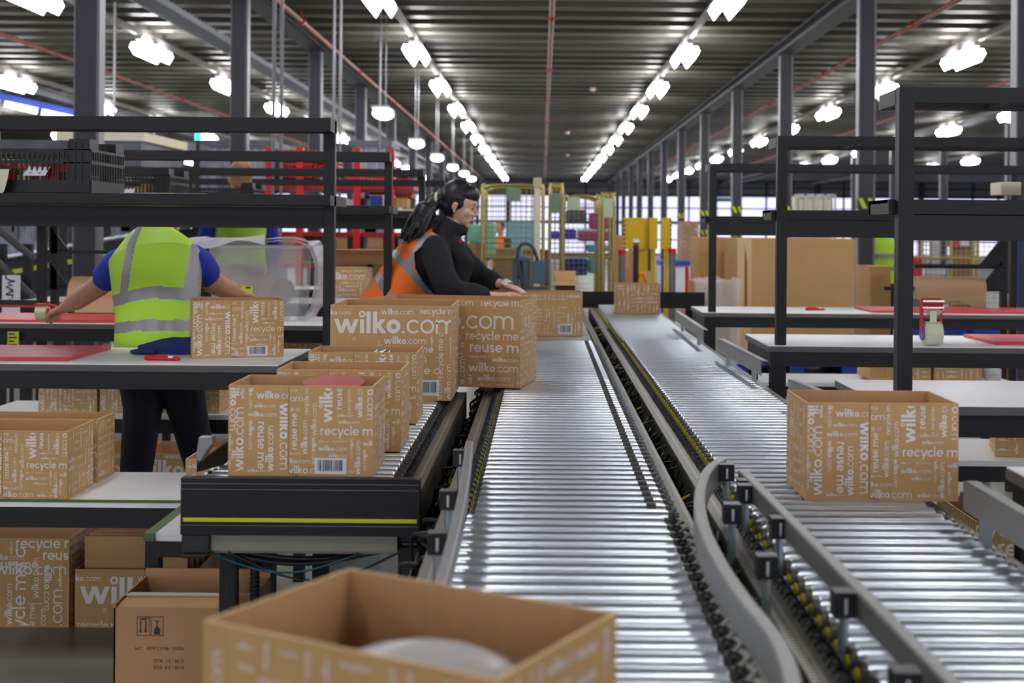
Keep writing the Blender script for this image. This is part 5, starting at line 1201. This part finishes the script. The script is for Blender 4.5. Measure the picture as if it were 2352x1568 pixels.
t = thing('wooden_frame', 'pale wooden frame standing behind the printed display carton', 'frame', (at(735, 700, 9.5).x, 9.5, 0)); x0, x1, z0, z1 = ext(735, 890, 606, 720, 9.5)
for a, b, c_, d in ((0, x1-x0, z1-.04, z1), (0, .04, 0, z1), (x1-x0-.04, x1-x0, 0, z1), ((x1-x0)*.70, (x1-x0)*.70+.04, 0, z1)): MB().box(a, b, 0, .04, c_, d).build('rail', M['kraft_edge'], t)
MB().box(.04, x1-x0-.04, .02, .03, 0, z1-.04).build('panel', M['kraft_pale'], t)
# ---- wire roll cages
def cage(label, px0, px1, py0, D, dep=.75, tops=True, mesh='wire', full=True, rz=0):
    x0, x1, _, z1 = ext(px0, px1, py0, 700, D); w = x1-x0; t = thing('roll_cage', label, 'roll cage', (x0, D, 0), rz, 'wire roll cages'); r = .016
    for yy in (0, dep):
        m = MB(); m.tube(smooth_path([(0, yy, .15), (0, yy, z1-.12), (.03, yy, z1-.03), (.12, yy, z1), (w-.12, yy, z1), (w-.03, yy, z1-.03), (w, yy, z1-.12), (w, yy, .15)], 4), r, 8); m.build('tube_frame', M['cage'], t)
        m = MB(); q = .05
        while q < w-.02: m.tube([(q, yy, .2), (q, yy, z1-.03)], .0028, 4, False, smooth=False); q += .05
        z = .25
        while z < z1-.04: m.tube([(0, yy, z), (w, yy, z)], .0028, 4, False, smooth=False); z += .05
        m.build('wire_mesh', M[mesh], t)
        m = MB()
        for z in (.65, 1.12): m.tube([(0, yy, z), (w, yy, z)], .012, 8)
        m.build('cross_rail', M['cage'], t)
    MB().box(0, w, 0, dep, .14, .17).build('base', M['cage'], t)
    for q in (.06, w-.06):
        for yy in (.06, dep-.06): MB().tube([(q-.015, yy, .06), (q+.015, yy, .06)], .055, 14).build('caster', M['rubber'], t)
    return t
cage('large gold wire roll cage with a grey card, right behind the reaching hands', 1106, 1248, 426, 12.0)
cage('narrow gold roll cage end with an oblong grey plate, in the middle of the cages', 1262, 1292, 424, 12.4, .7)
cage('low gold roll cage holding magenta packs before the windows', 1294, 1376, 450, 13.2)
cage('narrow gold roll cage end with a pale green plate beside the yellow boards', 1384, 1409, 446, 12.6, .7)
def card(label, px0, px1, py0, py1, D, m): 
    x0, x1, z0, z1 = ext(px0, px1, py0, py1, D); b = MB(); b.box(0, x1-x0, 0, .006, 0, z1-z0); tag(b.build('cage_card', M[m], None, .003, loc=(x0, D, z0)), label, 'card', 'cards on the cages')
M['card_g'] = mat('grey_green_card', srgb(120, 136, 118), .6); M['card_p'] = mat('pale_green_card', srgb(196, 208, 180), .6)
card('square grey-green card hanging in the large roll cage', 1162, 1195, 430, 462, 11.97, 'card_g'); card('oblong grey plate on the narrow middle cage', 1264, 1290, 444, 489, 12.37, 'card_g')
card('pale green plate on the narrow cage beside the yellow boards', 1386, 1408, 455, 500, 12.57, 'card_p'); card('cream card on the low roll cage', 1303, 1333, 452, 480, 13.17, 'card_p')
x0, x1, z0, z1 = ext(1226, 1242, 408, 600, 11.7); t = thing('tall_post', 'tall cream wrapped post standing before the large roll cage', 'post', (x0, 11.7, 0)); MB().box(0, x1-x0, 0, .07, 0, z1-.07).build('post', M['cream'], t); MB().box(-.01, x1-x0+.01, -.01, .08, z1-.08, z1).build('cap', M['wire'], t)
# goods in and around the cages
goods = [('violet_pack', 'violet wrapped packs on the middle cage shelf, nearer the tall post', 'pack', 1266, 1284, 530, 548, 12.8, 'violet'), ('violet_pack', 'violet wrapped packs heaped on the low roll cage shelf', 'pack', 1296, 1324, 526, 548, 13.5, 'violet'),
 ('magenta_box', 'plain magenta box, upper one in the low roll cage', 'box', 1355, 1376, 488, 526, 13.5, 'magenta'), ('magenta_box', 'magenta box beside the pale green plate', 'box', 1378, 1400, 498, 526, 13.5, 'magenta'), ('magenta_box', 'wide magenta and white box under the upper magenta box', 'box', 1328, 1372, 527, 554, 13.5, 'magenta'), ('magenta_box', 'magenta and white box at the end of the same shelf', 'box', 1376, 1404, 527, 554, 13.5, 'magenta'),
 ('grey_box', 'grey box high in the low roll cage', 'box', 1300, 1348, 482, 506, 13.6, 'machine'), ('dark_blue_box', 'dark blue printed box low in the roll cage', 'box', 1298, 1350, 595, 632, 13.3, 'blue_pal'), ('green_bag', 'green bag low in the roll cage beside the dark blue box', 'bag', 1352, 1378, 590, 628, 13.35, 'mint'),
 ('light_blue_pack', 'light blue pack on the lower cage shelf', 'pack', 1348, 1398, 562, 578, 13.5, 'lblue'), ('mint_film_stack', 'stack wrapped in mint green film beyond the woman', 'stack', 1076, 1106, 515, 558, 14.5, 'mint'), ('mint_film_stack', 'mint green film draped inside the large roll cage', 'stack', 1114, 1138, 512, 588, 14.0, 'mint'),
 ('far_blue_stack', 'pale blue wrapped stack far behind the large roll cage', 'stack', 1165, 1225, 508, 600, 24, 'lblue')]
for nm, lab, cat, a, b, c_, d, D, mm in goods:
    plain(nm, lab, cat, a, b, c_, d, D, .35, mm, bevel=.02, lid='label' if 'white' in lab else None, group=None, floor=nm in ('far_blue_stack',))
bcarton('plain brown carton under the mint film beyond the woman', 1072, 1106, 559, 640, 14.2, .6, None, floor=True, board='kraft_pink'); bcarton('plain brown carton behind the wire of the large roll cage', 1135, 1195, 572, 660, 14.6, .8, None, floor=True, board='kraft_pink')
bcarton('plain brown carton next to the tall cream post', 1200, 1262, 575, 660, 14.4, .7, None, floor=True, board='tan')
bcarton('plain brown carton beside the yellow hazard boards', 1412, 1435, 540, 576, 17, .6, None, board='kraft_pink'); bcarton('plain brown carton stack below the yellow hazard boards', 1412, 1470, 577, 660, 16.8, .8, None, floor=True, board='kraft_pink')
# open carton behind the lanes
x0, x1, z0, z1 = ext(1268, 1330, 636, 664, 10.9); t = thing('open_carton', 'plain open carton with spread flaps behind the cross conveyor', 'box', ((x0+x1)/2, 10.92, .86)); h = (x1-x0)/2*.72
m = MB(); m.box(-h, h, 0, .2, 0, .09); m.build('body', M['tan'], t); m = MB()
m.add([(-h, 0, .09), (h, 0, .09), (h*1.5, -.1, .06), (-h*1.5, -.1, .06)], [(0, 1, 2, 3)]); m.add([(-h, .2, .09), (h, .2, .09), (h*1.2, .26, .17), (-h*1.2, .26, .17)], [(0, 1, 2, 3)]); m.add([(-h, 0, .09), (-h, .2, .09), (-h*1.7, .2, .02), (-h*1.7, 0, .02)], [(0, 1, 2, 3)]); m.build('flaps', M['kraft_in'], t)
# grey-blue motor unit with hose
t = thing('drive_motor', 'grey-blue motor unit with an arched black hose by the reaching hands', 'motor', (at(1178, 660, 10.0).x, 10.0, .80)); o = t.location; w = lambda px, py, dy=0: at(px, py, 10.0+dy)-o
def wb(px0, px1, py0, py1, y0, y1): m = MB(); a, b = w(px0, py1), w(px1, py0); m.box(a.x, b.x, y0, y1, a.z, b.z); return m
wb(1180, 1217, 590, 600, -.06, .14).build('motor_housing', M['grey_blue'], t, .01); wb(1177, 1190, 598, 662, -.05, .1).build('housing_leg', M['grey_blue'], t, .006); wb(1200, 1216, 598, 664, -.05, .1).build('housing_leg', M['grey_blue'], t, .006); wb(1184, 1208, 588, 640, 0, .12).build('motor_back', M['grey_blue'], t, .01)
MB().box(0, .27, -.08, .14, 0, .14).build('mounting_plinth', M['machine'], t)
m = MB(); a = w(1198, 592); m.ell(a, (.055, .06, .03), 16, 10); m.build('dome', M['grey_blue'], t)
wb(1220, 1258, 598, 650, -.1, .06).build('gear_box', M['grey_blue'], t, .008); wb(1255, 1262, 594, 652, -.11, .07).build('end_plate', M['machine'], t, .004)
m = MB(); m.tube(smooth_path([w(1201, 660, -.1), w(1196, 630, -.1), w(1188, 595, -.1), w(1192, 568, -.1), w(1205, 559, -.1), w(1222, 566, -.1), w(1232, 588, -.1), w(1234, 600, -.08)], 5), .014, 10); m.build('hose', M['hose'], t)
# yellow boards, posts, bollards
for k, (a, b, lab) in enumerate(((1432, 1480, 'with hazard edge, nearest the roll cages'), (1491, 1511, 'middle one between the dark columns'), (1520, 1543, 'beyond the dark columns'))):
    x0, x1, z0, z1 = ext(a, b, 500, 572, 15.6); t = thing('yellow_board', 'tall yellow guard board ' + lab, 'board', (x0, 15.6, 0), 0, 'yellow guard boards'); MB().box(0, x1-x0, 0, .05, z0, z1).build('panel', M['yellow'], t)
    m = MB()
    for j in range(7): zz = z0 + (z1-z0)*j/7; q = 0 if k == 0 else x1-x0-.02; m.box(q, q+.02, -.003, 0, zz, zz+(z1-z0)/14)
    if k != 1: m.build('hazard_edge', M['black_pl'], t)
    q = (x1-x0)*(.75 if k == 0 else .3); MB().box(q, q+(.11 if k == 0 else .05), .05, .12, 0, z1).build('post', M['yellow'], t)
for px, top, lab in ((1429, 585, 'beside the printed carton on the wide lane'), (1544, 582, 'just beyond the guard boards')):
    q = at(px, top, 13.0); t = thing('bollard', 'slim grey bollard with pinkish red cap ' + lab, 'bollard', (q.x, 13, 0), 0, 'slim bollards'); MB().cyl((0, 0, 0), (0, 0, q.z), .035, 12).build('post', M['column_l'], t); MB().cyl((0, 0, q.z), (0, 0, q.z+.05), .04, 12).build('cap', M['red'], t)
q = at(1461, 556, 11.6); t = thing('scanner_pole', 'black pole with silver head behind the small carton on the wide lane', 'pole', (q.x, 11.6, 0)); MB().cyl((0, 0, 0), (0, 0, q.z-.03), .025, 12).build('pole', M['black_pl'], t); MB().ell((0, 0, q.z), (.03, .03, .035), 12, 8).build('silver_head', M['silver'], t); MB().box(-.06, .06, -.05, .05, 0, at(0, 640, 11.6).z).build('base', M['black_pl'], t)
t = thing('orange_handle', 'orange and white hand truck handle beside the black pole', 'handle bar', (at(1478, 650, 12.2).x, 12.2, 0)); o = t.location
m = MB(); m.tube([at(1462, 632, 12.2)-o, at(1478, 628, 12.2)-o, at(1486, 648, 12.2)-o], .02, 8); m.tube([at(1486, 648, 12.2)-o, (at(1486, 648, 12.2).x-o.x, 0, 0)], .02, 8); m.build('bar', M['orange'], t)
# extinguisher stand
t = thing('extinguisher_stand', 'red extinguisher stand beside the shrink-wrapped carton', 'extinguisher', (at(1585, 700, 12).x, 12, 0)); o = t.location; x0, x1, z0, z1 = ext(1574, 1588, 612, 705, 12)
m = MB(); m.prism([(x0-o.x, 0, 0), (x1-o.x, 0, 0), (x1-o.x, 0, z1*.65), (x0-o.x+.03, 0, z1), (x0-o.x, 0, z1)], (0, .05, 0)); m.build('back_board', M['red'], t, .01)
m = MB(); m.tube([(.04, -.08, .25), (.04, -.08, .3), (.04, -.08, .62), (.04, -.08, .68), (.04, -.08, .70)], [.05, .065, .065, .04, .02], 16); m.build('extinguisher', M['red_d'], t)
m = MB(); m.tube([(.04, -.08, .70), (.10, -.10, .66), (.11, -.12, .45)], .008, 6); m.build('hose', M['black_pl'], t)
# far stacks
bcarton('tall stack of small cartons far off between two dark columns', 1568, 1605, 508, 600, 30, 1.2, 'coarse', floor=True, board='tan', seed=33)
x0, x1, z0, z1 = ext(1518, 1608, 600, 700, 22); t = thing('work_table', 'white table with a blue top edge far off behind the extinguisher', 'table', (x0, 22, 0)); MB().box(0, x1-x0, 0, 1, z1-.08, z1).build('table_top', M['blue'], t); MB().box(.03, x1-x0-.03, .03, .9, .2, z1-.08).build('panel', M['label'], t)
for q in (.0, x1-x0-.06): MB().box(q, q+.06, .0, .06, 0, z1-.08).build('leg', M['blue_pal'], t)
for k, py in enumerate((700, 668)):
    D = CAMZ*F/(py-CY-2); x0 = at(1525, py, D).x; m = MB(); m.box(0, 2.4, 0, .12, 0, .002); tag(m.build('floor_marking', M['yellow'], loc=(x0, D, .0)), 'yellow floor stripe ' + ('just past', 'well beyond')[k] + ' the end of the wide lane', 'floor marking')['kind'] = 'structure'
# pallet goods on the right
def pallet(label, x, y, w, d, mtl='blue_pal', z=0):
    t = thing('pallet', label, 'pallet', (x, y, z), 0, 'pallets'); m = MB()
    m.box(0, w, 0, d, .12, .144); m.build('deck_boards', M[mtl], t)
    for q in (0, w/2-.07, w-.14):
        MB().box(q, q+.14, 0, d, .022, .12).build('block', M[mtl], t)
    MB().box(0, w, 0, d, 0, .022).build('bottom_board', M[mtl], t); return t
x0, x1, z0, z1 = ext(1740, 1966, 820, 858, 12.4); pallet('blue pallet carrying the big plain cartons beyond the white benches', at(1690, 858, 12.4).x, 12.35, x1-at(1690, 858, 12.4).x, .95)
def big_plain(label, a, b, c_, D, dep, side=None):
    x0, x1, _, z1 = ext(a, b, c_, 800, D); t = thing('pallet_carton', label, 'box', (x0, D, .146), 0, 'big pallet cartons'); w = x1-x0; h = z1-.146
    m = MB(); m.box(0, w, 0, dep, 0, h); m.build('body', M['kraft_pale'], t, .006)
    m = MB(); m.box(w*.5-.03, w*.5+.03, -.001, dep, h, h+.001); m.build('parcel_tape', M['kraft_edge'], t); 
    if side:
        m = MB(); s0, s1 = side; m.box(s0*w, s1*w, -.004, 0, .0, h); m.build('folded_flap', M['kraft_edge'], t)
        m = MB(); m.prism([(.06*w, -.006, h*.95), (.085*w, -.006, h*.8), (.09*w, -.006, h*.4), (.06*w, -.006, h*.35)], (0, .002, 0)); m.build('tear', M['tan'], t)
    return t
big_plain('huge plain brown pallet carton beyond the benches, in front of the column', 1692, 1964, 548, 12.4, .9, (.0, .12))
pallet('blue pallet under the second big carton, mostly hidden', at(1600, 858, 13.4).x, 13.4, 1.15, .9)
big_plain('second plain brown pallet carton behind the shrink-wrapped one', 1604, 1690, 545, 13.45, .8)
t = thing('wrapped_carton', 'brown carton wrapped in crumpled clear film on a pallet, before the big cartons', 'box', (at(1600, 760, 11.0).x, 11.0, .146)); x0, x1, z0, z1 = ext(1602, 1692, 648, 800, 11.0); w_ = x1-x0
MB().box(0, w_, 0, .7, 0, z1-.146).build('body', M['kraft_pink'], t, .01)
m = MB(); rnd = random.Random(9); nn = 14; rows = []
for j in range(7):
    z = (z1-.146)*(.15+.9*j/6)
    for i in range(nn+1): rows.append((-.03 + (w_+.06)*i/nn + rnd.uniform(-.012, .012), -.035+rnd.uniform(-.02, .012), z+rnd.uniform(-.02, .02)))
m.add(rows, [(j*(nn+1)+i, j*(nn+1)+i+1, (j+1)*(nn+1)+i+1, (j+1)*(nn+1)+i) for j in range(6) for i in range(nn)], True); m.build('stretch_film', M['film'], t)
pallet('wooden pallet under the shrink-wrapped carton', at(1600, 760, 11.0).x, 10.98, w_+.02, .75, 'kraft_pale')
t = thing('pallet_truck', 'yellow pallet truck forks poking out below the first white bench', 'pallet truck', (at(1640, 760, 9.9).x, 10.2, 0)); o = t.location
m = MB(); m.prism([(0, 0, at(0, 745, 10.2).z-.12), (.16, 0, .30), (.17, 0, .37), (.06, 0, .34)], (0, .2, 0)); m.build('fork_frame', M['yellow'], t); MB().box(-.05, .3, 0, .15, .03, .10).build('fork', M['yellow'], t); MB().tube([(0, .05, .04), (0, .12, .04)], .04, 12).build('wheel', M['rubber'], t)
# water tank far right behind the racks
x0, x1, z0, z1 = ext(1826, 1918, 446, 478, 21); t = thing('bulk_tank', 'white caged bulk liquid tank raised up behind the racks', 'tank', (x0, 21, 0)); w_ = x1-x0
MB().box(.02, w_-.02, 0, .9, z0-.5, z1-.03).build('white_tank', M['cream'], t, .06); m = MB()
for q in range(5): a = w_*q/4; m.box(a-.015, a+.015, -.03, 0, z0-.5, z1)
for zz in (z0-.5, z1-.03): m.box(0, w_, -.03, 0, zz, zz+.03)
m.build('tank_cage', M['wire_g'], t); 
for q in (.05, w_-.15): MB().box(q, q+.1, 0, .1, 0, z0-.5).build('leg', M['beam'], t)
# goods seen under the tall racks
bcarton('plain brown carton beside the far column, topped with white film', 1998, 2046, 612, 720, 13.2, .6, None, floor=True, board='kraft_pale')
plain('red_tote', 'red lidded tote seen past the tall rack post', 'tote', 2088, 2118, 592, 640, 12.6, .4, 'red_d', bevel=.01, lid='red'); plain('tote_stand', 'grey stand under the red tote', 'stand', 2084, 2122, 641, 760, 12.6, .45, 'machine', floor=True)
cage('grey wire cage beyond the paper roll, nearer the rack post', 2116, 2184, 520, 13.6, .7, mesh='wire_g'); cage('grey wire cage beyond the paper roll, close to its black stand', 2236, 2300, 520, 12.8, .7, mesh='wire_g')
plain('mixed_goods', 'pink and white goods heaped in the wire cage beyond the paper roll', 'goods', 2122, 2174, 612, 634, 13.8, .4, 'label', lid='red', bevel=.02); plain('white_board', 'white striped board standing beyond the paper roll', 'board', 2141, 2158, 540, 598, 14.6, .03, 'label', floor=True)
plain('brown_board', 'tall brown board standing between the two wire cages', 'board', 2182, 2232, 548, 700, 14.2, .05, 'tan', floor=True); plain('hanging_bag', 'red and white plastic bag hanging between the wire cages', 'bag', 2180, 2204, 540, 567, 14.149, .05, 'red'); plain('hanging_bag', 'plain white plastic bag hanging next to the red one', 'bag', 2205, 2226, 540, 566, 14.149, .05, 'label')
plain('blue_trolley', 'low blue trolley seen below the wide red mat bench', 'trolley', 2172, 2222, 742, 768, 10.8, .5, 'blue_pal', bevel=.01, floor=True); plain('blue_trolley', 'second low blue trolley with silver fittings below the bench', 'trolley', 2238, 2300, 742, 768, 10.8, .5, 'blue', bevel=.01, floor=True); plain('blue_trolley', 'blue trolley part just past the tall rack post below the bench', 'trolley', 2090, 2120, 746, 770, 10.8, .5, 'blue_pal', bevel=.01, floor=True)
for (a, b, c_, d) in ((2172, 2300, 768, 0),): pass
plain('blue_curtain', 'dark blue cloth hanging behind the black stand uprights', 'cloth', 2322, 2342, 540, 740, 9.6, .03, 'blue_pal', floor=True)
plain('peach_bundle', 'peach coloured bundle behind the black upright at the photo edge', 'bundle', 2322, 2340, 690, 725, 9.4, .1, 'red', bevel=.03, floor=True)
plain('white_carton', 'white and peach carton on the shelf top at the photo edge', 'box', 2300, 2346, 418, 447, 8.0, .2, 'cream', bevel=.004)
# cartons on the lower shelves, table side
for k, (a, b, lab) in enumerate(((2000, 2062, 'plain one beside the grey column'), (2064, 2139, 'middle of three'), (2145, 2256, 'widest of three'))):
    bcarton('printed carton on the lower shelf under the tape dispenser, ' + lab, a, b, 812, 873, 6.97, .3, 'coarse' if k else None, seed=40+k, flaps=True, group='cartons under the tape dispenser')
t = thing('bubble_bag', 'bag of crumpled clear wrap on the lower shelf by three cartons', 'bag', (at(2278, 870, 7.0).x, 7.05, .576)); m = MB(); rnd = random.Random(5)
for k in range(9): m.ell((rnd.uniform(-.04, .04), rnd.uniform(-.04, .04), .04+rnd.uniform(0, .10)), (.05, .05, .045), 10, 7)
m.build('film', M['film'], t)
x0, x1, z0, z1 = ext(2296, 2420, 960, 1030, 4.72); carton('printed carton on the lower shelf under the tallest rack, at the photo edge', x1-x0, .25, .21, 'coarse', ((x0+x1)/2, 4.78, .576), -.25, False, seed=44)
x0, x1, z0, z1 = ext(2262, 2420, 1125, 1240, 4.0); carton('dim printed carton on the floor under the tallest rack bench', x1-x0, .4, .46, 'floor', ((x0+x1)/2+.02, 4.35, 0), 0, False, seed=45)
# white board leaning under the short lane
t = thing('leaning_panel', 'pale grey panel leaning in clear film under the short roller lane', 'panel', (at(805, 1290, 4.6).x, 4.7, 0)); x0, x1, z0, z1 = ext(712, 900, 1245, 1500, 4.7); h = (x1-x0)/2
MB().box(-h, h, 0, .03, 0, .46).build('panel', M['conc'], t, .004); MB().box(-h-.012, -h-.004, -.005, .035, 0, .46).build('edge_trim', M['label'], t); m = MB(); m.add([(h-.05, -.02, .1), (h+.10, -.03, .1), (h+.10, -.03, .44), (h-.05, -.02, .44)], [(0, 1, 2, 3)]); m.build('clear_film', M['film'], t)

# small fittings under the ceiling and on the far wall
for k, (px, py) in enumerate(((1362, 205), (1303, 305), (1305, 356))):
    P = at(px, py, (ZD-CAMZ-.08)*F/(CY-py)); t = thing('smoke_detector', 'small red and white detector under the ceiling, ' + ordn(k) + ' of those past the middle pipe', 'detector', P, 0, 'ceiling detectors')
    MB().cyl((0, 0, .03), (0, 0, .079), .06, 14).build('red_base', M['red_d'], t); MB().ell((0, 0, 0), (.07, .07, .05), 14, 8).build('white_head', M['label'], t)
P = at(1664, 457, 74); t = thing('exit_sign', 'pale green sign high on the far windows behind the nearest white bench rack', 'sign', (P.x, 75.7, P.z)); MB().box(-.7, .7, 0, .1, -.12, .12).build('panel', M['mint'], t); MB().cyl((0, .05, .12), (0, .05, ZD-P.z), .02, 6).build('hanger', M['mullion'], t)
